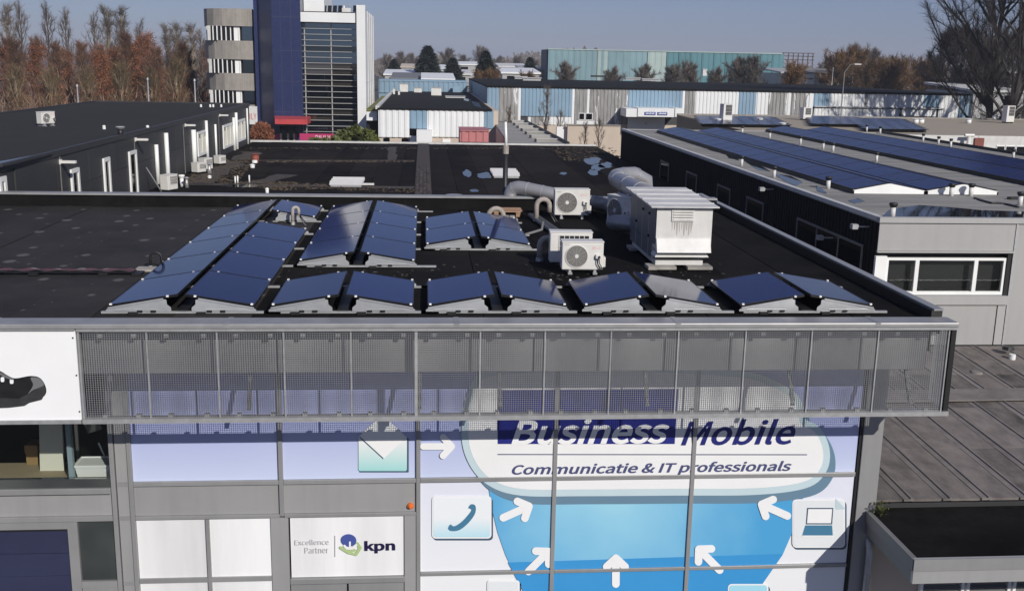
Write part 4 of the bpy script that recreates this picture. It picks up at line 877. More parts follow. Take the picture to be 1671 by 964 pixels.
for px, py in ((98, 262), (221, 226), (302, 203), (358, 187)):
    q = wx(px, py); part('wall_lamp', MB().box(lx, lx+.42, q.y-.06, q.y+.06, q.z-.07, q.z).box(lx-.003, lx+.03, q.y-.08, q.y+.08, q.z-.1, q.z+.03), 'ac_white', lb)
q0 = wx(238, 272); q1 = W(259, 313, Z=MZ); solo('leaning_rod', MB().cyl((lx+.08, q1.y, q0.z), (q1.x+.1, q1.y, MZ), .025, .025, 6), 'cable', 'grey rod leaning against the dark clad wall', 'rod')
wall_ac = [((283, 313), 'white fan unit standing at the foot of the dark clad wall, nearest of four', .55, .52, 66), ((330, 284), 'white fan unit in front of its twin at the dark clad wall', .5, .38, 60), ((341, 279), 'white fan unit half hidden behind its twin at the dark clad wall', .5, .45, 60), ((364, 270), 'white fan unit at the far end of the dark clad wall', .42, .34, 60)]
for (px, py), l, w, h, a in wall_ac:
    p = W(px, py, Z=MZ); make_ac('fan_unit', l, (p.x, p.y, MZ-.01), R(a), w, h, .34, group='fan units along the dark clad wall', fan=False)
p = W(80, 206, Z=lz-.06); make_ac('fan_unit', 'white fan unit standing alone on the dark left roof', (p.x, p.y, lz-.062), R(62), .62, .42, .26, group='fan units along the dark clad wall', fan=True)
vent(197, 222, lz-.06, .09, .22, 'black footed silver cone vent on the dark left roof', 'black', 'galv')
for px, py, l in ((170, 211, 'white ball vent left of the cone vent on the dark left roof'), (241, 211, 'white ball vent right of the cone vent on the dark left roof'), (328, 175, 'leftmost white outlet along the far edge of the dark left roof'), (343, 175, 'second white outlet along the far edge of the dark left roof'), (348, 175, 'third white outlet along the far edge of the dark left roof'), (361, 175, 'fourth white outlet along the far edge of the dark left roof')):
    p = W(px, py, Z=lz-.06); solo('roof_outlet', MB().cyl((p.x, p.y, lz-.07), (p.x, p.y, lz+.05), .055, .055, 10).cyl((p.x, p.y, lz+.0501), (p.x, p.y, lz+.08), .06, .03, 10), 'white', l, 'roof outlet', group='white outlets on the dark left roof')
part('puddle', MB().poly([(*W(a, b, Z=lz-.055).xy, lz-.055) for a, b in ((-5, 264), (20, 260), (55, 253), (88, 249), (86, 252), (60, 259), (30, 267), (-5, 275))]), 'puddle', lb)

# ------------------------------------------------------------------ grey building on the right with two long solar arrays
rx, rz, ry0, ry1 = 10.22, 6.40, 22.45, 54.0
rb = thing('solar_building', 'light grey building on the right with long solar arrays on its felt roof', 'building', (20, 38, 0))
part('wall', box(rx+.02, 24.25, ry0+2.6, ry1, 0, rz-.12), 'black_wall', rb)
part('wall', box(rx+.02, rx+.07, ry0+.11, ry0+2.599, 0, rz-.12), 'black_wall', rb)
part('roof', box(rx+.01, 24.2, ry0+.02, ry1, rz-.119, rz-.05), 'roof_right', rb)
part('side_edge', box(rx-.03, rx+.12, ry0+.121, ry1, rz-.08, rz+.02), 'white_dirty', rb)
part('front_edge', box(rx-.03, 24.3, ry0-.05, ry0+.12, rz-.10, rz+.02), 'grey_wall', rb)
for k in range(34): y = ry0+1.0+k*.92; part('felt_lap', box(rx+.13, 24.0, y, y+.10, rz-.049, rz-.043), 'roof_right', rb)
part('far_edge', box(24.2, 24.32, ry0+.121, ry1, rz-.12, rz+.06), 'black', rb)
part('rear_edge', box(rx+.121, 24.199, ry1-.1, ry1+.05, rz-.12, rz-.02), 'grey_wall', rb)
# left wall, in shade: vertical ribs, three window frames, small lamp arms
g = MB()
for k in range(150): y = ry0+.2+k*.21; g.box(rx+.001, rx+.02, y, y+.07, 3.2, rz-.12)
part('ribs', g, 'black_wall', rb, kind='stuff')
for y0, y1 in ((23.2, 27.6), (30.5, 32.2), (34.0, 35.6), (38.4, 40), (43, 44.6)):
    f = part('side_window', MB().box(rx-.03, rx+.0, y0, y1, 5.60, 5.66).box(rx-.03, rx+.0, y0, y1, 4.6, 4.66).box(rx-.03, rx, y0, y0+.06, 4.66, 5.6).box(rx-.03, rx, y1-.06, y1, 4.66, 5.6), 'grille', rb)
    part('pane', box(rx-.012, rx-.004, y0+.06, y1-.06, 4.66, 5.6), 'glass', f)
    if y1-y0 > 3:
        for u in (.33, .66): yy = y0+(y1-y0)*u; part('glazing_bar', box(rx-.03, rx-.0125, yy-.03, yy+.03, 4.66, 5.6), 'grille', f)
for px, py in ((1418, 370), (1262, 309), (1360, 388)):
    q = W(px, py, X=rx); part('wall_lamp', MB().bar((rx, q.y, q.z), (rx-.28, q.y, q.z+.0), .03).box(rx-.42, rx-.28, q.y-.08, q.y+.08, q.z-.05, q.z+.06), 'galv', rb)
# front: framed grey panels, a long window
fp = lambda px, py: W(px, py, Y=ry0)
wl, wr, wt, wb_ = rx+.25, fp(1640, 450).x, fp(1500, 421).z, fp(1500, 478).z
pr_ = fp(1656, 400).x
part('front_panel', box(rx+.0, pr_-.02, ry0, ry0+.028, 5.66, rz-.101), 'grey_wall', rb)
part('drip_edge', box(rx-.02, pr_, ry0-.06, ry0+.02, 5.62, 5.655), 'grey_wall', rb)
part('front_panel', box(pr_+.02, 15.4, ry0, ry0+.028, 3.45, rz-.101), 'grey_wall', rb)
part('front_panel', box(15.44, 20, ry0, ry0+.028, 3.45, rz-.101), 'grey_wall', rb)
part('panel_joint', box(pr_-.02, pr_+.02, ry0-.02, ry0+.02, 3.45, rz-.101), 'galv', rb)
part('front_panel', box(rx+.0, pr_-.25, ry0, ry0+.028, 3.45, wb_-.30), 'grey_wall', rb)
part('front_panel', box(pr_-.22, pr_-.03, ry0, ry0+.028, 3.45, wb_-.12), 'grey_wall', rb)
part('window_sill', box(rx+.0, pr_-.03, ry0-.05, ry0+.02, wb_-.27, wb_-.06), 'grey_wall', rb)
part('wall_foot', box(rx, 20, ry0+.0, ry0+.02, 3.2, 3.44), 'black', rb)
part('window_reveal', MB().box(rx+.02, pr_-.03, ry0+.26, ry0+.28, wb_-.06, 5.62).box(wr+.02, pr_-.03, ry0+.01, ry0+.259, wb_-.06, 5.62), 'black', rb)
wn = part('window', MB().box(wl, wr, ry0+.03, ry0+.10, wt-.06, wt).box(wl, wr, ry0+.03, ry0+.10, wb_-.05, wb_+.03).box(wl, wl+.06, ry0+.03, ry0+.10, wb_+.03, wt-.06).box(wr-.05, wr, ry0+.03, ry0+.10, wb_+.03, wt-.06), 'white', rb)
part('end_panel', box(rx-.02, wl-.005, ry0-.01, ry0+.08, wb_-.05, wt+.04), 'white', wn)
b1, b2 = fp(1496, 450).x, fp(1592, 450).x
for b in (b1, b2): part('glazing_bar', box(b-.045, b+.045, ry0+.025, ry0+.10, wb_+.031, wt-.061), 'white', wn)
for a, b in ((wl+.06, b1-.046), (b1+.046, b2-.046), (b2+.046, wr-.05)): part('pane', box(a, b, ry0+.06, ry0+.07, wb_+.031, wt-.061), 'clear', wn)
part('room', MB().box(rx+.1, pr_, ry0+2.5, ry0+2.55, 4.3, 5.7).box(rx+.1, pr_, ry0+.3, ry0+2.5, 4.25, 4.3), 'inside', rb)
p = W(1608, 470, Y=ry0+.5); solo('flower_pot', MB().cyl((p.x, ry0+.5, wb_-.05), (p.x, ry0+.5, wb_+.12), .07, .1, 12), 'wood', 'brown pot on the sill inside the right building window', 'pot')
p = W(1460, 470, Y=ry0+.5); solo('window_note', MB().box(rx-.1, rx+.12, ry0-.045, ry0-.012, wb_+.02, wb_+.14), 'white_dirty', 'small pale box at the window corner of the right building', 'box')
RPM = {s: panel_mesh(s, 'pv_blue', .95, 1.6, .17) for s in (1, -1)}
def long_array(label, xs_, y0, n, endplate=True):
    a = thing('solar_array', label, 'solar array', (xs_[0], y0, rz-.05), group='long solar arrays on the right building'); z = rz-.04
    for x0 in xs_:
        x1 = x0+.95*2+.10
        for k in range(n): y = y0+.05+k*1.63; inst('solar_panel', RPM[1], a, (x0, y, z+.09)); inst('solar_panel', RPM[-1], a, (x1, y, z+.09))
        part('base_rail', MB().box(x0-.02, x0+.02, y0, y0+n*1.63+.05, z-.01, z+.085), 'black', a); part('base_rail', MB().box(x1-.02, x1+.02, y0, y0+n*1.63+.05, z-.01, z+.085), 'black', a)
        for s, xa in ((1, x0), (-1, x1)): part('end_plate', MB().prism([(xa-s*.02, y0, z), (xa-s*.02, y0, z+.09), (xa+s*.96, y0, z+.275), (xa+s*1.0, y0, z+.275), (xa+s*1.0, y0, z)], (0, .01, 0)), 'white', a)
    return a
long_array('pair of long dark blue solar rows nearest the roof edge of the right building', [11.6, 13.68], 27.3, 15)
long_array('pair of long dark blue solar rows farther across the roof of the right building', [17.9, 20.05], 29.5, 15)
rvents = [(1210, 271, 'roof vent'), (1263, 290, ''), (1351, 308, ''), (1456, 355, ''), (1211, 218, ''), (1256, 226, ''), (1306, 236, ''), (1343, 244, ''), (1359, 248, ''), (1430, 264, ''), (1552, 320, ''), (1584, 320, ''), (1600, 335, ''), (1664, 335, ''), (1414, 215, ''), (1436, 218, ''), (1506, 231, ''), (1531, 236, ''), (1551, 240, ''), (1653, 259, '')]
where = ['at the shaded roof edge, farthest of four', 'at the shaded roof edge, second from the back', 'at the shaded roof edge before the near solar rows', 'in the puddle at the near corner of the right roof', 'at the far end between the solar rows, farthest', 'second from the far end between the solar rows', 'third from the far end between the solar rows', 'left one of the close pair between the solar rows', 'right one of the close pair between the solar rows', 'standing alone nearest between the solar rows', 'left one of the pair behind the long grey wall front', 'right one of the pair behind the long grey wall front', 'low and dark beside the pair near the front of the right roof', 'at the right picture edge on the near right roof', 'farthest along the far right roof rim', 'second along the far right roof rim', 'third along the far right roof rim', 'fourth along the far right roof rim', 'fifth along the far right roof rim', 'nearest along the far right roof rim']
for (px, py, _), wh in zip(rvents, where):
    if px == 1600: continue
    vent(px, py, rz-.05, .05 if py < 300 else .06, .26 if py < 262 else .24, 'silver black hooded vent '+wh, 'white_dirty', 'black', 'silver vent pipes on the right building')
for pts in ([(1440, 353), (1455, 341), (1500, 335), (1560, 339), (1600, 343), (1671, 345), (1671, 355), (1560, 354)], [(1385, 327), (1400, 324), (1412, 328), (1395, 332)], [(1262, 283), (1290, 288), (1310, 297), (1300, 304), (1280, 296)], [(1215, 262), (1240, 270), (1258, 280), (1235, 277)], [(1330, 303), (1345, 310), (1352, 318), (1335, 312)], [(1130, 232), (1160, 240), (1185, 250), (1160, 246)], [(1180, 248), (1200, 252), (1205, 262), (1190, 258)]):
    part('puddle', MB().poly([(*W(a+random.uniform(-2, 2), b+random.uniform(-.6, .6), Z=rz-.04).xy, rz-.04) for a, b in pts]), 'puddle', rb)
pts = [W(a, b, Z=rz-.03) for a, b in ((1590, 323), (1605, 328), (1620, 332), (1640, 333), (1662, 338))]
solo('roof_cable', MB().tube(pts, .03, 6), 'black', 'black cable on the right roof running between its front vents', 'cable')
tr = W(1655, 326, Z=rz-.05); solo('roof_tool', MB().bar((tr.x, tr.y, rz-.045), (tr.x+.5, tr.y+.3, rz+.08), .06, .03).box(tr.x-.15, tr.x+.15, tr.y-.1, tr.y+.1, rz-.045, rz+.02), 'black', 'black tool lying on the right roof near the picture edge', 'tool')

# ------------------------------------------------------------------ ribbed brown roof and canopy beside the printed windows
bz0, bz1, by0, by1 = 3.06, 3.42, 14.75, 22.43
br = thing('ribbed_roof', 'weathered brown ribbed sheet roof between the printed windows and the right building', 'roof', (12, 18, 0))
part('wall', box(7.05, 20, by0+.1, by1, 0, bz0-.1), 'dark_wall', br)
zr = lambda y: bz0+(bz1-bz0)*(y-by0)/(by1-by0)
x = 7.02; k = 0
while x < 19.5:
    n = 4
    for j in range(n):
        ya, yb = by0+(by1-by0)*j/n, by0+(by1-by0)*(j+1)/n; dz = .004*(j % 2)+.003*(k % 2)
        part('roof_sheet', MB().hexa([(x+.02, ya, zr(ya)-.04), (x+.62, ya, zr(ya)-.04), (x+.62, yb-.01, zr(yb)-.04), (x+.02, yb-.01, zr(yb)-.04)], [(x+.02, ya, zr(ya)+dz), (x+.62, ya, zr(ya)+dz), (x+.62, yb-.01, zr(yb)+dz), (x+.02, yb-.01, zr(yb)+dz)]), 'brown_roof', br)
    part('batten', MB().prism([(x-.13, by0-.03, zr(by0)-.02), (x+.025, by0-.03, zr(by0)-.02), (x+.018, by0-.03, zr(by0)+.028), (x-.02, by0-.03, zr(by0)+.032), (x-.035, by0-.03, zr(by0)+.012), (x-.13, by0-.03, zr(by0)+.008)], (0, by1-by0+.02, bz1-bz0)), 'batten', br)
    x += .64; k += 1
yb = by0+(by1-by0)*.52
part('cross_flashing', MB().hexa([(7.0, yb, zr(yb)+.05), (19.5, yb+.25, zr(yb)+.055), (19.5, yb+.9, zr(yb)+.09), (7.0, yb+.62, zr(yb)+.08)], [(7.0, yb, zr(yb)+.075), (19.5, yb+.25, zr(yb)+.08), (19.5, yb+.9, zr(yb)+.11), (7.0, yb+.62, zr(yb)+.10)]), 'batten', br)
for px, py in ((1652, 581), (1594, 600)):
    q = W(px, py, Z=3.45); rv = part('roof_outlet', MB().cyl((q.x, q.y, zr(q.y)), (q.x, q.y, zr(q.y)+.12), .07, .07, 12), 'white', br) if px > 1600 else part('roof_outlet', MB().cyl((q.x, q.y, zr(q.y)), (q.x, q.y, zr(q.y)+.04), .14, .1, 14), 'batten', br)
q = W(1648, 575, Z=3.45); part('outlet_hood', MB().cyl((q.x-.02, q.y+.05, zr(q.y)+.12), (q.x-.02, q.y+.05, zr(q.y)+.19), .14, .1, 12), 'black', br)
cz1, cz0, cy0, cy1, cx0 = 2.97, 2.60, 12.92, 14.72, 6.86
cn = thing('canopy', 'flat canopy with black bitumen top and grey metal rim at the lower right', 'canopy', (10, 13.8, 0))
part('top', box(cx0+.06, 19, cy0+.06, cy1, 2.75, 2.935), 'roof_main', cn)
part('front_rim', box(cx0, 19, cy0, cy0+.058, cz0, cz1), 'panel_grey', cn)
part('front_lip', box(cx0-.015, 19, cy0-.025, cy0-.001, cz1-.17, cz1+.008), 'alu', cn)
part('side_rim', box(cx0, cx0+.058, cy0+.059, cy1-.13, cz0, cz1), 'cable', cn)
part('side_lip', box(cx0-.025, cx0-.001, cy0, cy1-.13, cz1-.17, cz1+.006), 'cable', cn)
part('underside', box(cx0+.06, 19, cy0+.06, cy1, 2.62, 2.74), 'dark_wall', cn)
# wall under the canopy
uw = thing('glazed_wall', 'wall with white framed louvre windows under the canopy', 'wall', (10, 14.8, 0))
part('wall', box(7.0, 19, 14.74, 14.84, 0, 2.61), 'beige', uw)
q0 = W(1500, 955, Y=14.7).x
for k in range(5):
    xa = q0+k*.78
    fr = part('window', MB().box(xa, xa+.74, 14.66, 14.735, 2.0, 2.07).box(xa, xa+.05, 14.66, 14.735, .9, 2.0).box(xa+.69, xa+.74, 14.66, 14.735, .9, 2.0), 'white', uw)
    for j in range(6): part('louvre_slat', MB().hexa([(xa+.06, 14.66, 1.9-.09*j), (xa+.68, 14.66, 1.9-.09*j), (xa+.68, 14.72, 1.94-.09*j), (xa+.06, 14.72, 1.94-.09*j)], [(xa+.06, 14.66, 1.91-.09*j), (xa+.68, 14.66, 1.91-.09*j), (xa+.68, 14.72, 1.95-.09*j), (xa+.06, 14.72, 1.95-.09*j)]), 'cable', fr)
p = W(1400, 925, Y=14.2); solo('downpipe', MB().tube([(6.93, 14.6, 2.55), (6.93, 14.5, 2.45), (6.93, 14.45, 2.3), (6.93, 14.45, .1)], .06, 10), 'galv', 'grey downpipe in the shaded corner under the canopy', 'downpipe', smooth=True)
cp = W(1437, 838, Z=2.98); pw = thing('weed_plant', 'small green weed growing in the corner of the canopy roof', 'plant', cp)
g = MB(); random.seed(5)
for k in range(70):
    a = random.uniform(0, 6.28); r_ = random.uniform(.02, .17); h = random.uniform(.03, .2); c = Vector((cp.x+r_*math.cos(a), cp.y+r_*.6*math.sin(a), 2.96+h)); s = random.uniform(.02, .045); t = Vector((random.gauss(0, 1), random.gauss(0, 1), random.gauss(0, 1))).normalized(); u = t.cross(Vector((random.random(), random.random(), 1))).normalized()
    g.add([c-t*s, c+u*s*.5, c+t*s, c-u*s*.5], [(0, 1, 2, 3)])
part('leaves', g, 'hedge', pw); g = MB()
for k in range(6): a = k*1.05; g.tube([(cp.x, cp.y, 2.94), (cp.x+.07*math.cos(a), cp.y+.05*math.sin(a), 3.1)], .006, 5)
part('stem', g, 'hedge', pw)

# ------------------------------------------------------------------ office tower
TY = 110.0
T = lambda x, y, yy=TY: W(x, y, Y=yy)
ot = thing('office_tower', 'tall blue tiled office tower with rounded concrete wing and dark glazed front', 'building', (-15, TY, 0))
# rounded concrete wing
cxr = T(415, 100, 112).x; cxl = T(331, 100, 112).x; rad = 3.2; ccx = cxl+rad
def wing_path(off):
    pts = [(cxr, 112-off)]; n = 5
    for i in range(1, n+1): pts.append((cxr+(ccx-cxr)*i/n, 112-off))
    for i in range(1, 11): t = math.pi*i/10; pts.append((ccx-(rad+off)*math.sin(t), 112+rad-(rad+off)*math.cos(t)))
    pts.append((cxr, 112+2*rad+off)); return pts
def ring(name, off, z0, z1, m, par, thick=.3):
    a, b = wing_path(off), wing_path(off-thick)
    groups = [(0, 2), (2, 4), (4, 6), (6, 8), (8, 10), (10, 13), (13, len(a)-1)]
    for i0, i1 in groups:
        ol = a[i0:i1+1]+b[i0:i1+1][::-1]; c = Vector((sum(p[0] for p in ol)/len(ol), sum(p[1] for p in ol)/len(ol)))
        part(name, MB().prism([(p[0]+(c.x-p[0])*.004, p[1]+(c.y-p[1])*.004, z0) for p in ol], (0, 0, z1-z0)), m, par)
zz = lambda y: T(400, y, 112).z
lev = [(15, 43.5), (67, 97.5), (120, 148), (171, 199), (222, 250)]
for y0, y1 in lev: ring('concrete_panel', .28, zz(y1), zz(y0), 'concrete', ot)
core = wing_path(-.25); part('wing_core', MB().prism([(p[0], p[1], 0) for p in core], (0, 0, zz(16))), 'inside', ot)
part('wing_roof', MB().prism([(p[0], p[1], zz(16)-.2) for p in wing_path(.25)], (0, 0, .12)), 'roof_far', ot)
for (ya, yb) in ((43.5, 67), (97.5, 120), (148, 171)):
    z1_, z0_ = zz(ya), zz(yb)
    for px, w_, m in ((343, .3, 'white_dirty'), (349.5, .09, 'white'), (356, .09, 'white'), (363, .09, 'white'), (370.5, .09, 'white'), (378, .09, 'white'), (387, .45, 'white'), (391.5, .16, 'white')):
        X_ = T(px, 100, 112).x; part('window_pier', box(X_-w_/2, X_+w_/2, 111.98, 112.25, z0_, z1_), m, ot)
    xa = T(338, 100, 112).x
    for t in (2.0, 2.4, 2.75): part('window_pier', MB().cyl((ccx-rad*math.cos(t-math.pi/2+0)*.98, 112+rad-rad*math.sin(t-math.pi/2)*-.98 if False else 112+rad-rad*math.cos(t-2.0+.75)*.98, z0_), (ccx-rad*math.cos(t-math.pi/2)*.98, 112+rad-rad*math.cos(t-2.0+.75)*.98, z1_), .05, .05, 6), 'white_dirty', ot)
    for a_, b_ in ((343, 349.5), (349.5, 356), (356, 363), (363, 370.5), (370.5, 378), (378, 385), (395, 414)):
        part('window_pane', box(T(a_, 100, 112).x+.07, T(b_, 100, 112).x-.07, 112.15, 112.2, z0_+.02, z1_-.02), 'mirror' if a_ > 390 else 'glass', ot)
sg = thing('name_sign', 'white sign board with red letters between the dark clad building and the tower', 'sign', T(408, 203, 105))
a, b = T(399, 203, 105), T(421, 174, 105)
part('board', box(a.x-2.5, b.x-.1, 105, 105.2, a.z, b.z), 'white_dirty', sg)
part('lettering', text_mb('OILILY', T(393.5, 190, 105).x, T(421, 190, 105).x-.15, T(400, 195, 105).z, T(400, 185, 105).z, 104.985), 'red_ink', sg)
# blue tiled shaft
pA, pB, pC = T(420, 100, 110.5), T(445, 100, 108.8), T(492, 100, 108.8)
ztop = 19.5
part('tiled_shaft', MB().prism([(pA.x, 111.3, 0), (pB.x, 108.8, 0), (pC.x, 108.8, 0), (pC.x, 121, 0), (pA.x, 121, 0)], (0, 0, ztop)), 'tile', ot)
part('tiled_fin', box(T(413, 50, 110.7).x, pA.x-.01, 111.25, 112.6, 1.5, ztop), 'tile', ot)
for y in (28, 83, 133, 183): z = T(470, y, 108.8).z; part('tile_joint', box(pB.x+.02, pC.x-.02, 108.785, 108.799, z-.02, z+.02), 'tile_seam', ot)
for px in (459, 476): X_ = T(px, 100, 108.8).x; part('tile_joint', box(X_-.015, X_+.015, 108.786, 108.7985, 1, ztop), 'tile_seam', ot)
part('white_block', box(pC.x+.05, T(531, 10, 113).x, 111.5, 121, 12, ztop), 'hall_white', ot)
# glazed front
g0, g1 = T(484, 100).x, T(583, 100).x; gz0_, gz1_ = T(530, 222).z, T(530, 37.5).z
part('glazed_wall_core', box(g0+.05, T(621, 100, 125).x-1.2, 111.0, 125, 0, T(530, 21).z), 'inside', ot)
part('roof', box(g0+.05, g1+.6, 110.0, 124.9, T(530, 21).z+.001, T(530, 21).z+.1), 'roof_far', ot)
hs_ = [38+ (215-38)*i/19 for i in range(20)]
vs_ = [484, 493, 498, 541, 583]
for i in range(19):
    za, zb = T(530, hs_[i+1]).z, T(530, hs_[i]).z
    for a_, b_ in ((484, 498), (498, 541), (541, 583)):
        tt = random.uniform(-.006, .006); xa, xb = T(a_, 100).x+.04, T(b_, 100).x-.04
        part('glass_pane', MB().hexa([(xa, 110.1, za+.03), (xb, 110.1+tt*4, za+.03), (xb, 110.14+tt*4, za+.03), (xa, 110.14, za+.03)], [(xa, 110.1-tt, zb-.03), (xb, 110.1+tt*3, zb-.03), (xb, 110.14+tt*3, zb-.03), (xa, 110.14-tt, zb-.03)]), 'blind' if (i in (7, 8) and a_ > 490) or (i in (10, 13, 16) and a_ == 498) or (i, a_) in ((10, 541), (15, 541)) else 'mirror', ot)
for i, y in enumerate(hs_): z = T(530, y).z; part('sun_fin', box(g0, g1, 109.75, 110.09, z-.024, z+.024), 'grey_wall', ot)
for v in vs_[:-1]: X_ = T(v, 100).x; part('glazing_post', box(X_-.045, X_+.045, 109.85, 110.095, gz0_, gz1_), 'grey_wall', ot)
part('side_glass', box(g0-.02, g0+.04, 110.4, 111, 0, gz1_), 'navy_wall', ot)
part('white_band', box(g0-.25, g1-.02, 108.9, 111, gz1_+.02, T(530, 21.5).z), 'hall_white', ot)
px0, px1 = T(583, 100, 109).x, T(597, 100, 109).x
part('white_pier', box(px0, px1, 108.6, 110.2, 0, T(590, 9, 109).z), 'hall_white', ot)
yE = 126.5; zs = [T(597, 11, 109).z-.1, T(621, 42, yE).z]
ns = 4; zside = T(597, 12, 109).z-.3
for i in range(ns):
    ya, yb = 110.21+(yE-110.21)*i/ns, 110.21+(yE-110.21)*(i+1)/ns-.12
    part('side_panel', box(px1-.5, px1-.06, ya, yb, zside*.5+.05, zside), 'hall_white', ot); part('side_panel', box(px1-.5, px1-.06, ya, yb, 0, zside*.5), 'hall_white', ot)
    part('side_rib', box(px1-.5, px1+.0, yb, yb+.119, 0, zside+.1), 'white_dirty', ot)
# red entrance canopy and ground floor
ca, cb_, cz_ = T(441, 198, 105.8), T(502, 198, 105.8), T(470, 193, 105.8).z
part('canopy', MB().hexa([(ca.x+.5, 105.5, T(470, 203, 105.5).z), (cb_.x, 105.5, T(470, 203, 105.5).z), (cb_.x, 108.79, T(470, 203, 105.5).z), (ca.x, 108.79, T(470, 203, 105.5).z)], [(ca.x+.5, 105.5, cz_-.1), (cb_.x, 105.5, cz_-.1), (cb_.x, 108.79, cz_+.05), (ca.x, 108.79, cz_+.05)]), 'red', ot)
e0, e1_ = T(441, 220, 108.5), T(484, 220, 108.5)
part('entrance_wall', box(e0.x, e1_.x, 108.5, 108.78, 0, T(470, 219, 108.5).z), 'magenta', ot)
part('entrance_glass', box(T(457, 220, 108.4).x, T(481, 220, 108.4).x, 108.4, 108.49, 0, T(470, 207, 108.4).z), 'glass', ot)
for px in (458.5, 470, 480): X_ = T(px, 220, 108.35).x; part('door_post', box(X_-.09, X_+.09, 108.3, 108.399, 0, T(470, 218, 108.3).z), 'beige', ot)
rs0, rs1 = T(489, 222, 106.6), T(549, 222, 106.6)
rsn = thing('name_sign', 'red sign wall with white letters in front of the glazed tower front', 'sign', (rs0.x, 106.6, 0))
part('board', box(rs0.x, rs1.x, 106.6, 106.9, T(520, 233, 106.6).z, T(520, 218.5, 106.6).z), 'magenta', rsn)
part('support', box(rs0.x+1, rs0.x+1.3, 106.62, 106.88, 0, T(520, 233, 106.6).z-.001), 'magenta', rsn); part('support', box(rs1.x-1.3, rs1.x-1, 106.62, 106.88, 0, T(520, 233, 106.6).z-.001), 'magenta', rsn)
part('lettering', text_mb('OILILY', T(514, 225, 106.6).x, T(539, 225, 106.6).x, T(520, 228, 106.6).z, T(520, 221, 106.6).z, 106.58), 'vwhite', rsn)
# panels and plant on the tower roof
tp = thing('solar_array', 'tilted dark solar panels on the roof of the glazed tower', 'solar array', (T(552, 20, 112).x, 112, T(530, 21).z))
for i, px in enumerate((526, 534.5, 543, 551.5, 576, 584)):
    a, b = T(px, 20, 112), T(px+7, 9.5, 112.6); part('solar_panel', MB().hexa([(a.x, 112, a.z), (b.x, 112, a.z), (b.x, 112.05, a.z), (a.x, 112.05, a.z)], [(a.x, 112.6, b.z), (b.x, 112.6, b.z), (b.x, 112.65, b.z), (a.x, 112.65, b.z)]), 'pv_frame', tp)
p = T(566, 21, 112); up_ = thing('roof_plant', 'small pale roof equipment between the panels on the tower roof', 'roof equipment', p); part('cabinet', box(p.x-.5, p.x+.4, 112, 112.6, p.z, p.z+.45), 'white_dirty', up_); part('pipe', MB().tube([(p.x, 112.1, p.z+.45), (p.x+.1, 112.1, p.z+.75), (p.x+.4, 112.1, p.z+.7)], .06, 6), 'galv', up_); part('pipe', MB().cyl((p.x-.3, 112.2, p.z+.451), (p.x-.3, 112.2, p.z+.7), .08, .08, 8), 'white', up_)
for i, (px, wh) in enumerate(((604, 'nearest'), (610, 'middle'), (614, 'farthest'))):
    yy = 110+5*(i+.6); X_ = px1-.9; solo('roof_mast', MB().box(X_, X_+.25, yy, yy+.25, zside-1.4, zside+.75), 'cable', wh+' short dark post along the white side wall of the tower', 'post')

# ------------------------------------------------------------------ corrugated halls
def corrugated(par, sections, yy, ytop, ybot, pitch=.34, name='cladding_panel'):
    for px0_, px1_, m, *r in sections:
        xa, xb = T(px0_, 160, yy).x, T(px1_, 160, yy).x; yt, yb = (r+[ytop, ybot][len(r):]) if r else (ytop, ybot)
        pm = (px0_+px1_)/2; z1_ = yt if isinstance(yt, float) else T(pm, yt, yy).z; z0_ = yb if isinstance(yb, float) else T(pm, yb, yy).z
        g = MB().box(xa+.004, xb-.004, yy, yy+.1, z0_, z1_); n = max(1, int((xb-xa)/pitch))
        for k in range(n): xx = xa+(k+.5)*(xb-xa)/n; g.hexa([(xx-pitch*.36, yy-.002, z0_+.002), (xx+pitch*.36, yy-.002, z0_+.002), (xx+pitch*.36, yy, z0_+.002), (xx-pitch*.36, yy, z0_+.002)], [(xx-pitch*.36, yy-.002, z1_-.002), (xx+pitch*.36, yy-.002, z1_-.002), (xx+pitch*.36, yy, z1_-.002), (xx-pitch*.36, yy, z1_-.002)]) if False else g.prism([(xx-pitch*.38, yy-.001, z0_+.002), (xx-pitch*.24, yy-.05, z0_+.002), (xx+pitch*.24, yy-.05, z0_+.002), (xx+pitch*.38, yy-.001, z0_+.002)], (0, 0, z1_-z0_-.004))
        part(name, g, m, par)
HY = 100.0; hz1 = 7.42
hl_ = thing('striped_hall', 'long low hall with white, light blue and flaking grey cladding', 'hall', (25, HY, 0))
X0h, X1h = T(795, 160, HY).x, T(1583, 160, HY).x
part('core', box(X0h+.1, X1h-.05, HY+.11, 141, 0, hz1-.12), 'dark_wall', hl_)
part('roof', box(X0h-.05, X1h+.1, HY-.12, 141.2, hz1-.119, hz1+.03), 'roof_far', hl_)
part('side_cladding', box(X0h-.02, X0h+.099, HY+.12, 141, 0, hz1-.13), 'hall_blue2', hl_)
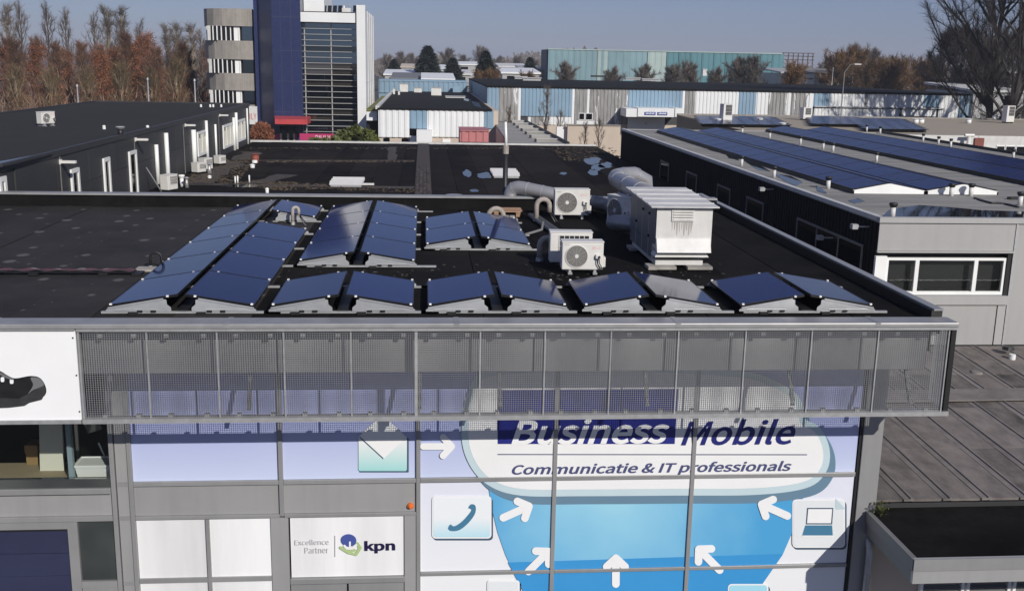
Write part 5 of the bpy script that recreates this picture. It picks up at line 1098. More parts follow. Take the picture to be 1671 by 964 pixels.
secs = [(795, 814, 'hall_blue'), (814, 845, 'flake'), (845, 850, 'hall_white'), (850, 933.6, 'hall_blue', hz1-.13, 190), (933.6, 937, 'hall_white'), (937, 958, 'flake'), (958, 961.6, 'hall_white'), (961.6, 1025, 'flake'), (1025, 1114, 'hall_blue', hz1-.13, 178), (1114, 1117, 'hall_white'), (1117, 1134.5, 'flake'), (1134.5, 1205.5, 'hall_white'), (1205.5, 1234, 'hall_blue'), (1234, 1254, 'hall_white'), (1254, 1284, 'flake'), (1284, 1291, 'hall_white'), (1291, 1317, 'flake'), (1317, 1327.6, 'hall_white'), (1327.6, 1354.5, 'hall_blue', hz1-.13, 175), (1354.5, 1411.6, 'hall_white', hz1-.13, 175), (1411.6, 1415, 'flake', hz1-.13, 175), (1415, 1507.6, 'hall_white', hz1-.13, 175), (1507.6, 1534, 'hall_blue', hz1-.13, 175), (1534, 1565.7, 'hall_white'), (1565.7, 1583, 'hall_blue')]
secs = [s if len(s) > 3 else (*s, hz1-.13, 203.) for s in secs]
corrugated(hl_, [(a, b, m, t, (int(bt) if bt != 203. else 203)) for a, b, m, t, bt in secs], HY, hz1-.13, 203)
corrugated(hl_, [(862, 867, 'hall_white', 191, 204), (867, 897, 'flake', 191, 204), (897, 933, 'hall_white', 191, 204)], HY, 191, 204)
corrugated(hl_, [(1330, 1470, 'hall_white', 177, 190), (1474, 1530, 'hall_white', 177, 190)], HY, 177, 190)
part('ledge', box(T(1328, 176, HY).x, T(1540, 176, HY).x, HY-.25, HY+.05, T(1430, 176.5, HY).z, T(1430, 174.5, HY).z), 'galv', hl_)
zb = T(1000, 203, HY).z
part('lower_wall', box(X0h+.2, X1h-.2, HY+.05, HY+.1, 0, zb-.01), 'beige', hl_)
for a_, b_ in ((945, 953), (956, 966)):
    f = part('window', box(T(a_-1, 190, HY).x, T(b_+1, 190, HY).x, HY-.09, HY-.055, T(950, 196, HY).z, T(950, 184.5, HY).z), 'hall_white', hl_); part('pane', box(T(a_, 190, HY).x, T(b_, 190, HY).x, HY-.1, HY-.0901, T(950, 195, HY).z, T(950, 185.5, HY).z), 'glass', f)
part('window_apron', box(T(941, 190, HY).x, T(970, 190, HY).x, HY-.08, HY-.055, T(950, 203, HY).z, T(950, 197, HY).z), 'hall_white', hl_)
for px in (853, 868, 1016, 1032, 1045, 1106, 1090): pass
hv_ = [(850, 129, 1.6, .25, 'low skylight kerb, leftmost on the striped hall roof'), (868, 132, 2.2, .3, 'low skylight kerb, second on the striped hall roof'), (1033, 130, 2.2, .2, 'low skylight kerb in the middle of the striped hall roof'), (1062, 132, 2.4, .2, 'low skylight kerb right of the middle on the striped hall roof'), (1150, 124, .9, 1.4, 'tall pale vent box on the striped hall roof'), (1407, 131, .6, 1.3, 'white roof vent on the striped hall roof'), (1432, 131, 1.3, 1.5, 'pale blue grey vent box beside the white vent on the striped hall roof'), (1584, 133, .8, 1.0, 'white cap at the right end of the striped hall roof')]
for px, py, w_, h_, l in hv_:
    p = W(px, py, Z=hz1+.03); v = thing('roof_unit', l, 'roof unit', (p.x, p.y, hz1)); part('curb', box(p.x-w_/2, p.x+w_/2, p.y, p.y+1, hz1+.0, hz1+h_), 'galv' if h_ < .5 else 'white_dirty', v); part('lid', box(p.x-w_/2-.1, p.x+w_/2+.1, p.y-.1, p.y+1.1, hz1+h_+.001, hz1+h_+.12), 'galv' if h_ < .5 else 'white_dirty', v)
for i, (px, py) in enumerate(((1215, 124), (1262, 126), (1318, 130), (995, 126), (1190, 122), (975, 126), (1245, 122))):
    p = W(px, py, Z=hz1+.03); solo('roof_hatch', box(p.x-1, p.x+1, p.y, p.y+1.2, hz1+.02, hz1+.3), 'black', ['fourth', 'sixth', 'seventh', 'second', 'third', 'first', 'fifth'][i]+' low black hatch from the left on the striped hall roof', 'hatch', group='black hatches on the striped hall roof')
# sign bay on the hall front
by = HY-3; bs = thing('sign_bay', 'white entrance bay with two blue sign plates on the striped hall', 'entrance', (T(1067, 190, by).x, by, 0))
q = lambda x, y: T(x, y, by)
part('fascia', box(q(1022, 180).x, q(1040, 180).x-.03, by, HY-.06, q(1030, 191).z, q(1030, 177.5).z), 'hall_white', bs); part('fascia', box(q(1041, 180).x, q(1101, 180).x-.03, by, HY-.06, q(1070, 191).z, q(1070, 177).z), 'hall_white', bs); part('fascia', box(q(1102, 180).x, q(1113, 180).x, by, HY-.06, q(1107, 191).z, q(1107, 177).z), 'hall_white', bs)
for a_, b_ in ((1052, 1070), (1073, 1089)):
    f = part('sign_plate', box(q(a_, 180).x, q(b_, 180).x, by-.06, by-.002, q(1070, 188).z, q(1070, 183).z), 'sign_blue', bs)
    g = MB()
    for k in range(6): xx = q(a_, 180).x+.12+k*(q(b_, 180).x-q(a_, 180).x-.2)/6; g.box(xx, xx+.08, by-.066, by-.0601, q(1070, 186.5).z, q(1070, 184.6-.5*(k % 2)).z)
    part('plate_writing', g, 'vwhite', f)
    g = MB()
    for k in range(3): xx = q(a_+6, 180).x+k*.22; g.bar((xx, by-.01, q(1070, 182.5).z), (xx+.16, by-.01, q(1070, 179).z), .05, .01)
    part('sign_logo', g, 'sign_blue', bs)
part('rear_wall', box(q(1034, 195).x, q(1095, 195).x, HY-.5, HY-.1, 0, q(1070, 191.2).z), 'hall_white', bs)
part('door_logo', MB().bar((q(1061, 207).x, HY-.52, q(1061, 206).z), (q(1063, 203).x, HY-.52, q(1063, 202).z), .12, .01).bar((q(1063, 203).x, HY-.52, q(1063, 202).z), (q(1065, 206).x, HY-.52, q(1065, 206).z), .12, .01), 'sign_blue', bs)

# white and blue low building beside the tower
LY = 85.0; ls = thing('low_building', 'low white building with light blue bays and black roof beside the tower', 'building', (T(705, 200, LY).x, LY, 0))
q = lambda x, y: T(x, y, LY); zt = q(700, 176.5).z
part('core', box(q(617, 200).x, q(813, 200).x, LY+.1, 131, 0, zt-.15), 'beige', ls)
part('roof', box(q(617, 200).x-.05, q(803, 200).x, LY-.15, 131, zt-.149, zt-.03), 'roof_far', ls)
part('roof_edge', box(q(615, 200).x-.1, q(617, 200).x+.1, LY-.15, 131, zt-.148, zt+.12), 'white_dirty', ls)
corrugated(ls, [(617, 668, 'hall_white', zt-.15, 224), (668, 697, 'hall_blue', zt-.15, 210), (697, 790, 'hall_white', zt-.15, 224), (790, 806, 'hall_blue', zt-.15, 210)], LY, 177, 224, .42)
part('entrance_box', box(q(680, 200).x, q(705, 200).x, LY-1.2, LY+.05, 0, q(690, 211).z), 'hall_white', ls)
for a_, b_ in ((626, 636), (656, 667)): part('window', box(q(a_, 230).x, q(b_, 230).x, LY+.02, LY+.099, q(640, 233).z, q(640, 225.5).z), 'glass', ls)
part('window', box(q(722, 230).x, q(735, 230).x, LY+.02, LY+.099, q(640, 235).z, q(640, 226).z), 'white', ls)
part('dark_recess', box(q(668.5, 215).x, q(679.5, 215).x, LY+.02, LY+.099, q(670, 221).z, q(670, 210.5).z), 'glass', ls)
part('blue_pier', box(q(669, 230).x, q(679, 230).x, LY-.1, LY+.019, 0, q(670, 222).z), 'hall_white', ls)
for px, py, w_, h_, l in ((659, 150, 1.0, .9, 'pale vent box with dark lid on the low black roof'), (682, 151, .9, .5, 'small white vent on the low black roof'), (712, 156, 1.1, .8, 'white vent box right of the small vent on the low black roof'), (643, 154, .2, .6, 'left thin white stub on the low black roof'), (651, 155, .2, .4, 'right thin white stub on the low black roof'), (743, 160, 2.0, .12, 'flat pale hatch on the low black roof')):
    p = W(px, py, Z=zt-.03); v = thing('roof_unit', l, 'roof unit', (p.x, p.y, zt-.03)); part('curb', box(p.x-w_/2, p.x+w_/2, p.y, p.y+.9, zt-.03, zt-.03+h_), 'white_dirty', v); part('lid', box(p.x-w_/2-.06, p.x+w_/2+.06, p.y-.06, p.y+.96, zt-.029+h_, zt+.05+h_), 'galv', v)
for pts in (((770, 165), (782, 169), (785, 176), (772, 172)), ((757, 160), (768, 163), (766, 166), (757, 164))): part('puddle', MB().poly([(*W(a, b, Z=zt-.02).xy, zt-.02) for a, b in pts]), 'puddle', ls)
ms_ = thing('moss_roofed_annex', 'narrow white annex with green mossy roof between the tower and the low white building', 'annex', (q(606, 200).x, LY, 0))
part('wall', box(q(597, 200).x, q(614.5, 200).x, LY+1, 118, q(600, 198).z, zt-.35), 'hall_white', ms_); part('roof', box(q(597, 200).x, q(614.6, 200).x, LY+.9, 118.1, zt-.349, zt-.2), 'moss', ms_); part('passage', box(q(597, 200).x, q(614.5, 200).x, LY+1.5, 118, 0, q(600, 198).z-.01), 'inside', ms_)
bw = thing('blue_hall', 'light blue hall wall behind the low black roof', 'hall', (T(690, 140, 132).x, 132, 0))
zt2 = T(690, 131, 132).z
part('core', box(T(618, 140, 132).x, T(762, 140, 132).x, 132.11, 137, 0, zt2-.2), 'hall_blue', bw); part('roof', box(T(618, 140, 132).x, T(762, 140, 132).x, 131.9, 137, zt2-.199, zt2), 'hall_blue', bw)
corrugated(bw, [(618, 690, 'hall_blue', zt2-.2, 152), (690, 762, 'hall_blue', zt2-.2, 152)], 132, 131, 152, .6)
part('vent_box', box(T(739, 145, 130.5).x, T(750, 145, 130.5).x, 130.2, 131.5, T(745, 150, 130.5).z-.5, T(745, 141, 130.5).z), 'hall_blue', bw)
# beige wall, red shed and long roof with skylight bars
ax = thing('skylight_annex', 'low annex with faded red side and rows of skylight bars on its grey roof', 'annex', (T(850, 220, 75).x, 75, 0))
az = 4.7; A = lambda x, y: W(x, y, Z=az)
c1, c2, c3, c4 = A(806, 197.5), A(852, 197), A(925, 236), A(833, 236)
part('body', MB().prism([(c4.x, c4.y, 0), (c3.x, c3.y, 0), (c2.x, c2.y, 0), (c1.x, c1.y, 0)], (0, 0, az-.08)), 'brick_red', ax)
part('roof', MB().prism([(c4.x-.05, c4.y, az-.079), (c3.x+.05, c3.y, az-.079), (c2.x+.05, c2.y, az-.079), (c1.x-.05, c1.y, az-.079)], (0, 0, .08)), 'roof_right', ax)
part('edge_beam', MB().bar((c3.x+.1, c3.y, az+.08), (c2.x+.1, c2.y, az+.08), .15), 'black', ax)
part('side_panel', MB().prism([(c4.x-.02, c4.y, 1.5), (c1.x-.02, c1.y, 1.5), (c1.x-.02, c1.y, az-.1), (c4.x-.02, c4.y, az-.1)], (-.04, 0, 0)), 'pink', ax)
for k in range(7):
    u = (k+.6)/7.5; a, b = c3.lerp(c2, u), c4.lerp(c1, u); m1, m2 = a.lerp(b, .12), a.lerp(b, .50)
    part('skylight_bar', MB().bar((m1.x, m1.y, az+.10), (m2.x, m2.y, az+.10), .5, .2), 'roof_right', ax); part('skylight_glass', MB().bar((m1.x+.1, m1.y, az+.205), (m2.x, m2.y, az+.205), .4, .01), 'white_dirty', ax)
sd = thing('red_shed', 'faded red corrugated shed in front of the low white building', 'shed', (T(773, 225, 72).x, 72, 0))
q = lambda x, y: T(x, y, 72)
corrugated(sd, [(751, 798, 'pink', 214, 232)], 72, 214, 232, .4); part('core', box(q(751.5, 220).x, q(797.5, 220).x, 72.11, 76, 0, q(773, 214.5).z), 'pink', sd); part('roof', box(q(751, 220).x, q(798, 220).x, 71.9, 76, q(773, 214.4).z, q(773, 213).z), 'pink', sd); part('lower_roof', box(q(738, 220).x, q(800, 220).x, 69.5, 71.8, 0, q(770, 234).z), 'brick_red', sd)
bg = thing('beige_wall', 'plain beige wall below the flaking grey cladding', 'wall', (T(960, 220, 90).x, 90, 0))
part('wall', box(T(926, 220, 90).x, T(1012, 220, 90).x, 90, 90.4, 0, T(960, 205, 90).z), 'beige', bg); part('coping', box(T(925, 220, 90).x, T(1012, 220, 90).x, 89.9, 90.5, T(960, 205, 90).z+.001, T(960, 203.5, 90).z), 'concrete_block', bg); part('white_bay', box(T(908, 220, 90.6).x, T(925, 220, 90.6).x, 90.5, 91, 0, T(915, 207, 90.6).z), 'hall_white', bg)

# gravel roofed building on the far right
GZ = 5.55; gx0_, gy0_ = W(1128, 207, Z=GZ).x, 64.0
gb = thing('gravel_roofed_building', 'white walled building with a gravel roof behind the right solar roof', 'building', (40, gy0_, 0))
gr_ = W(1185, 208, Z=GZ)
part('core', MB().prism([(gr_.x+.2, gy0_+.05, 0), (68, gy0_+.05, 0), (68, 89, 0), (21.6, 89, 0)], (0, 0, GZ-.1)), 'dark_wall', gb)
part('roof', MB().prism([(gr_.x+.2, gy0_+.06, GZ-.099), (68, gy0_+.06, GZ-.099), (68, 89, GZ-.099), (21.6, 89, GZ-.099)], (0, 0, .08)), 'gravel', gb)
for a_, b_ in ((gr_.x, 29), (29.02, 35), (35.02, 41), (41.02, 50)): part('front_panel', box(a_, b_, gy0_-.08, gy0_+.04, 1.2, GZ+.12), 'white_dirty' if a_ > 27 else 'roof_right', gb)
part('back_edge', box(21.6, 68, 88.9, 89.1, GZ-.2, GZ+.08), 'concrete_block', gb)
for a_, b_ in ((1625, 1637), (1640, 1654), (1657, 1675)): f = part('window', box(T(a_-1, 245, gy0_).x, T(b_+1, 245, gy0_).x, gy0_-.12, gy0_-.081, T(1640, 256, gy0_).z, T(1640, 237, gy0_).z), 'white', gb); part('pane', box(T(a_, 245, gy0_).x, T(b_, 245, gy0_).x, gy0_-.13, gy0_-.121, T(1640, 255, gy0_).z, T(1640, 239, gy0_).z), 'glass', f)
p = T(1580, 238, gy0_-.5); vent_ = thing('roof_vent', 'white tee topped flue in front of the white wall on the far right', 'flue', (p.x, gy0_-.5, 3)); part('pipe', MB().cyl((p.x, gy0_-.5, 3), (p.x, gy0_-.5, p.z+.55), .12, .12, 10), 'ac_white', vent_, smooth=True); part('tee', MB().cyl((p.x-.3, gy0_-.5, p.z+.65), (p.x+.3, gy0_-.5, p.z+.65), .1, .1, 10), 'ac_white', vent_)
p = T(1597, 233, gy0_-.1); solo('wall_box', box(p.x-.3, p.x+.3, gy0_-.2, gy0_-.082, p.z-.3, p.z+.3), 'brick_red', 'small rust coloured box on the white wall at the far right', 'box')
FPM = panel_mesh(1, 'pv_blue', 1.02, 1.64, .02)
def flat_array(label, fl, fr, bl, cols):
    a0, a1, a2 = W(*fl, Z=GZ+.3), W(*fr, Z=GZ+.3), W(*bl, Z=GZ+.3); a = thing('solar_array', label, 'solar array', (a0.x, a0.y, GZ), group='solar arrays on the gravel roof')
    nx, ny = max(1, int((a1.x-a0.x)/1.05)), max(1, int((a2.y-a0.y)/1.66)); sk = (a2.x-a0.x)/ny
    for j in range(ny):
        y = a0.y+j*1.66
        for i in range(nx): inst('solar_panel', FPM, a, (a0.x+sk*j+i*1.05, y, GZ+.18))
        part('base_rail', box(a0.x+sk*j, a0.x+sk*j+nx*1.05, y+.4, y+.46, GZ-.02, GZ+.175), 'black', a)
flat_array('dark blue solar array at the left end of the gravel roof', (1148, 200), (1302, 200), (1139, 187), 7)
flat_array('dark blue solar array in the middle of the gravel roof', (1330, 200), (1425, 200), (1316, 187), 7)
flat_array('dark blue solar array at the right of the gravel roof, nearest its edge', (1418, 208), (1530, 211), (1390, 190), 7)
for (px, py), l, w, h in (((1187, 201), 'grey fan unit between the panels of the left array on the gravel roof', .8, 1.3), ((1317, 196), 'white fan unit between the left and middle arrays on the gravel roof', .8, .9), ((1648, 201), 'tall white fan unit at the right end of the gravel roof', .9, 1.3)):
    p = W(px, py, Z=GZ); make_ac('fan_unit', l, (p.x, p.y, GZ-.02), R(20), w, h, .5, fan=False, group='fan units on the gravel roof', lift=.1)
for (px, py), l in (((1172, 201), 'white stub vent left of the grey fan unit on the gravel roof'), ((1240, 200), 'low white vent by the left array edge on the gravel roof'), ((1494, 201), 'left low vent on the right half of the gravel roof'), ((1503, 201), 'second low vent on the right half of the gravel roof'), ((1580, 201), 'low dark vent in the middle right of the gravel roof'), ((1623, 195), 'white domed vent by the tall fan unit on the gravel roof'), ((1277, 208), 'white vent at the front edge of the gravel roof')):
    vent(px, py, GZ, .22, .3, l)
# lamp posts
def lamp_post(px, y0, y1, yy, label, arm=0., h=None):
    a, b = T(px, y0, yy), T(px, y1, yy); l = thing('lamp_post', label, 'lamp post', (b.x, yy, 0)); part('pole', MB().cyl((b.x, yy, 0), (b.x, yy, a.z), .07, .04, 8), 'cable' if arm else 'galv', l, smooth=True)
    if arm: part('arm', MB().tube([(b.x, yy, a.z), (b.x+arm*.5, yy, a.z+.7), (b.x+arm, yy, a.z+.75)], .04, 6), 'cable', l); part('lantern', box(b.x+arm-.15, b.x+arm+.5, yy-.12, yy+.12, a.z+.68, a.z+.80), 'galv', l)
    else: part('lantern', MB().cyl((b.x, yy, a.z+.001), (b.x, yy, a.z+.14), .07, .06, 10), 'galv', l)
lamp_post(1372, 118, 190, 96, 'lamp post with curved arm in front of the white hall cladding', 1.0)
lamp_post(1353, 112, 190, 145, 'thin grey pole behind the striped hall roof')
lamp_post(128, 142, 172, 66, 'grey lamp post at the far edge of the dark left roof, leftmost'); lamp_post(243, 131, 168, 66, 'grey lamp post at the far edge of the dark left roof, middle'); lamp_post(319, 133, 167, 66, 'grey lamp post beside the rounded concrete wing')

# teal hall far behind
FY_ = 250.0; tl = thing('teal_hall', 'very long teal hall far behind the striped hall', 'hall', (T(1080, 100, FY_).x, FY_, 0))
q = lambda x, y: T(x, y, FY_); ztl = q(1080, 83.2).z
part('core', box(q(893, 100).x+.2, q(1276, 100).x, FY_+.6, FY_+13, 0, ztl-.3), 'teal_b', tl)
part('gable', box(q(893, 100).x-.05, q(893, 100).x+.18, FY_+.6, FY_+13, 0, ztl-.2), 'navy_wall', tl)
tsec = [(893, 933, 'teal_a'), (933, 972, 'teal_a'), (973, 979, 'teal_c'), (979, 983, 'teal_a'), (983, 988, 'teal_c'), (988, 1023, 'teal_a'), (1023, 1053, 'teal_a'), (1054, 1084, 'teal_c')]+[(1085+i*19, 1085+(i+1)*19-.7, 'teal_b') for i in range(10)]
corrugated(tl, [(a, b, m, ztl-.25, .5) for a, b, m in tsec], FY_, ztl-.25, .5, 1.3)
part('roof_rim', box(q(893, 100).x, q(1276, 100).x, FY_-.2, FY_+.58, ztl-.249, ztl), 'teal_c', tl)
sc_ = thing('steel_frame', 'rusty open steel frame right of the teal hall', 'steel frame', (q(1303, 100).x, 262, 0))
for px in range(1279, 1330, 8): X_ = T(px, 90, 262).x; part('post', box(X_-.1, X_+.1, 262, 262.2, 0, T(1300, 87, 262).z), 'rust_steel', sc_)
for y in (87, 92, 98): z = T(1300, y, 262).z; part('beam', box(T(1277, 90, 262).x, T(1330, 90, 262).x, 262.41, 262.7, z-.09, z+.09), 'rust_steel', sc_)
# pale low roofs in the middle distance
lows = [(628, 716, 118, 135, 210, 'hall_white'), (700, 768, 117, 128, 225, 'white_dirty'), (640, 690, 124, 132, 185, 'cable'), (690, 740, 125, 131, 175, 'white'), (745, 795, 103, 120, 300, 'hall_white'), (820, 880, 115, 124, 200, 'hall_white'), (815, 862, 106, 112, 290, 'white_dirty'), (850, 884, 110, 118, 260, 'grey_wall'), (655, 675, 107, 116, 290, 'beige'), (719, 728, 109, 116, 260, 'hall_white'), (1276, 1330, 115, 124, 215, 'grey_wall'), (1330, 1392, 116, 125, 200, 'roof_right'), (1440, 1480, 116, 124, 215, 'grey_wall'), (1640, 1657, 114, 131, 185, 'white_dirty'), (1590, 1671, 143, 152, 140, 'white_dirty')]
low_labels = ['longest pale roofed low building between tower and broad evergreen', 'pale roofed low building behind the small dark evergreen', 'low dark roofed building nearest above the light blue hall', 'small white roofed low building above the light blue hall', 'white roofed building right of the small dark evergreen', 'white flat roofed building left of the teal hall', 'pale roofed building far beyond the brown shrubs', 'grey roofed building just left of the teal hall gable', 'small beige building between the two dark evergreens and tower', 'small white building right of the broad dark evergreen', 'grey roofed low building under the steel frame', 'felt roofed low building right of the olive brown tree', 'grey roofed low building before the rust brown trees', 'small white building behind the large bare trees', 'long low white building behind the trunks of the large bare trees']
for (x0, x1, y0, y1, yy, m), lowl in zip(lows, low_labels):
    a, b = T(x0, y0, yy), T(x1, y1, yy); zt_ = max(2.6, a.z); g = thing('low_building', lowl, 'building', ((a.x+b.x)/2, yy, 0), group='far low buildings among the trees'); w_ = b.x-a.x
    part('wall', box(a.x, b.x, yy, yy+14, 0, zt_-.6), 'grey_wall' if m != 'dark_wall' else m, g); part('roof', MB().prism([(a.x-.3, yy-.3, zt_-.6), (b.x+.3, yy-.3, zt_-.6), (b.x+.3, yy+14.3, zt_+.15), (a.x-.3, yy+14.3, zt_+.15)], (0, 0, .3)), m, g)
    nw = max(2, int(w_/3)); 
    for k in range(min(nw, 8)): xx = a.x+(k+.25)*w_/min(nw, 8); part('window', box(xx, xx+w_/min(nw, 8)*.5, yy-.05, yy-.002, max(.8, zt_-2.2), zt_-1.0), 'glass', g)

# ------------------------------------------------------------------ trees
def tree_meshes(seed, h, spread, base, nl, tw, up_=.9, tr=.2, twig_l=.9, twig_w=.03, m_bark='bark', m_twig='twig_brown', leaf=None, leaf_n=0, narrow=1., fork=False, leaf_hi=.75):
    """bare winter tree: tapered trunk, curved limbs, branches, and a crown of fine twigs"""
    rn = random.Random(seed); tb = MB(); ends = []
    def wob(s): return Vector((rn.gauss(0, s), rn.gauss(0, s), 0))
    n = 8; tp = [Vector((0, 0, h*.95*i/n))+(wob(h*.008) if i else Vector()) for i in range(n+1)]
    tb.tube(tp, [tr*(1-i/n)**.8+.03 for i in range(n+1)], 8)
    def along(pts, t):
        f = t*(len(pts)-1); i = min(int(f), len(pts)-2); return pts[i].lerp(pts[i+1], f-i)
    for k in range(nl):
        u = base+(0.93-base)*((k+rn.random()*.6)/nl); s = along(tp, u/.95 if u < .95 else 1); az = k*2.4+rn.uniform(-.5, .5)
        rel = (u-base)/(1-base); prof = (math.sin(math.pi*min(1, .18+rel*.80))**.7)*narrow
        L = spread*prof*rn.uniform(.75, 1.15); e = up_*rn.uniform(.75, 1.2)+rel*.25
        d = Vector((math.cos(az), math.sin(az), math.tan(min(1.3, e)))).normalized(); pts = [s]; p = s.copy()
        for j in range(5):
            d = (d+Vector((rn.gauss(0, .10), rn.gauss(0, .10), .12))).normalized(); p = p+d*L/5; pts.append(p.copy())
        r0 = tr*.42*(1-.6*rel); tb.tube(pts, [r0*(1-.85*j/5)+.012 for j in range(6)], 5, False)
        for j in range(7):
            t = rn.uniform(.25, 1); q = along(pts, t); dd = (d+Vector((rn.gauss(0, .6), rn.gauss(0, .6), rn.gauss(.15, .4)))).normalized(); bl = L*rn.uniform(.18, .45); q2 = q+dd*bl*.5; q3 = q2+(dd+Vector((rn.gauss(0, .25), rn.gauss(0, .25), .25))).normalized()*bl*.5
            tb.tube([q, q2, q3], [r0*.32+.008, r0*.2+.006, .006], 3, False); ends.append(([q, q2, q3], dd))
        ends.append((pts[3:], d))
    vs = []; fs = []
    def sliver(q, dd, l, w):
        sd = dd.cross(Vector((rn.gauss(0, 1), rn.gauss(0, 1), rn.gauss(0, 1)))).normalized()*w/2; o = len(vs); mid = q+dd*l*.5+Vector((rn.gauss(0, .06), rn.gauss(0, .06), 0))*l; vs.extend([q-sd, q+sd, mid+sd*.7, q+dd*l, mid-sd*.7]); fs.append((o, o+1, o+2, o+3, o+4))
    per = max(1, tw//len(ends))
    for pts, d in ends:
        for _ in range(per):
            q = along(pts, rn.uniform(.15, 1)); dd = (d*.7+Vector((rn.gauss(0, .55), rn.gauss(0, .55), rn.gauss(.35, .45)))).normalized(); sliver(q, dd, twig_l*rn.uniform(.4, 1.2), twig_w*rn.uniform(.6, 1.2))
    c = MB(); c.v = [tuple(v) for v in vs]; c.f = fs
    out = [tb.mesh('trunk', m_bark), c.mesh('crown', m_twig)]
    if leaf:
        vs.clear(); f0 = len(fs); fs = []; lf = MB(); 
        es = [e for e in ends if e[0][0].z < h*leaf_hi]
        for _ in range(leaf_n):
            pts, d = rn.choice(es); q = along(pts, rn.uniform(0, 1))+Vector((rn.gauss(0, .35), rn.gauss(0, .35), rn.gauss(0, .35))); t = Vector((rn.gauss(0, 1), rn.gauss(0, 1), rn.gauss(0, 1))).normalized()*rn.uniform(.04, .11); u = t.cross(Vector((rn.gauss(0, 1), rn.gauss(0, 1), 1))).normalized()*t.length*.6
            lf.add([q-t, q+u, q+t, q-u], [(0, 1, 2, 3)])
        out.append(lf.mesh('leaves', leaf))
    return out
def plant_tree(ms, loc, s, rz, label, cat='tree', group=None, name='bare_tree', sz=None):
    t = thing(name, label, cat, loc, rz, group); t.scale = (s, s, sz or s)
    for me in ms:
        o = bpy.data.objects.new(me.name.split('.')[0], me); COL.objects.link(o); o.parent = t
    return t
kinds = [
 ('broad red brown bare tree', tree_meshes(1, 13, 3.9, .10, 28, 6500, 1.25, .2, 1.0, .026, 'bark', 'twig_red', 'twig_rust', 2600, leaf_hi=.75), 'broad_tree'),
 ('tall bare tree with upright grey twigs', tree_meshes(2, 17, 3.4, .12, 34, 5200, 1.3, .24, 1.0, .024, 'bark_pale', 'twig_grey', 'twig_rust', 900, leaf_hi=.5), 'tall_tree'),
 ('slender pointed bare tree', tree_meshes(3, 16, 2.6, .15, 40, 2600, .85, .17, .7, .02, 'bark', 'twig_grey', None, 0), 'slender_tree'),
 ('rust leaved tree', tree_meshes(4, 11, 3.2, .1, 26, 3800, 1.1, .18, .9, .026, 'bark', 'twig_red', 'twig_rust2', 8000, leaf_hi=.95), 'rust_tree'),
 ('pale stemmed bushy bare tree', tree_meshes(5, 10, 3.6, .03, 30, 4200, 1.35, .17, 1.0, .024, 'bark_pale', 'twig_olive', 'twig_rust', 1500, leaf_hi=.7), 'bushy_tree'),
 ('conical rust leaved tree', tree_meshes(6, 12, 2.6, .05, 44, 3000, .6, .2, .8, .026, 'bark', 'twig_red', 'twig_rust2', 9500, leaf_hi=1.), 'conical_tree'),
]
belt = [  # kind, px of the trunk, py of the top, distance
 (2, 28, -10, 142), (2, 72, -8, 140), (1, 8, -5, 150), (2, 105, 2, 139), (3, 55, 48, 132), (0, 20, 55, 124), (2, 150, 8, 145), (0, 90, 60, 125), (4, 22, 95, 112), (1, 172, -2, 136), (1, 196, 0, 138),
 (4, 80, 100, 113), (0, 130, 58, 126), (3, 160, 62, 130), (4, 140, 98, 112), (5, 236, 45, 128), (0, 205, 42, 128), (4, 196, 90, 113), (1, 270, 30, 136), (0, 255, 68, 122), (1, 286, 27, 130), (1, 312, 28, 128), (4, 285, 82, 112), (0, 300, 60, 121), (4, 245, 100, 111), (2, 226, 22, 150), (2, 326, 40, 140), (5, 104, 72, 134), (3, 8, 50, 133), (3, 216, 60, 140), (3, 290, 60, 142), (3, 335, 60, 150), (5, 185, 70, 133),
]
ordn = ['first', 'second', 'third', 'fourth', 'fifth', 'sixth', 'seventh', 'eighth', 'ninth', 'tenth']
cnt = {}
rank = {k: sorted([b for b in belt if b[0] == k], key=lambda b: b[1]) for k in range(6)}
for b in belt:
    k, px, py, yy = b; top_ = T(px, py, yy); ds, ms, nm = kinds[k]; hgt = max(v.co.z for v in ms[1].vertices); s = top_.z/hgt
    plant_tree(ms, (top_.x, yy, 0), min(max(s, .55), 1.25), random.uniform(0, 6.28), f'{ordn[rank[k].index(b)]} {ds} from the left behind the dark clad building', 'tree', 'bare trees of the belt behind the dark left roof', nm, s)
# undergrowth of the belt: one mass
g = MB(); rn = random.Random(9)
for _ in range(16000):
    px = rn.uniform(-60, 345); yy = rn.uniform(104, 150); X_ = T(px, 150, yy).x; z = abs(rn.gauss(0, 2.2)); q = Vector((X_, yy, z)); d = Vector((rn.gauss(0, .5), rn.gauss(0, .5), 1)).normalized(); l = rn.uniform(.6, 1.6); s_ = d.cross(Vector((rn.gauss(0, 1), rn.gauss(0, 1), 0))).normalized()*.035; g.add([q-s_, q+s_, q+d*l], [(0, 1, 2)])
o = struct('undergrowth', g, 'twig_brown', 'stuff')
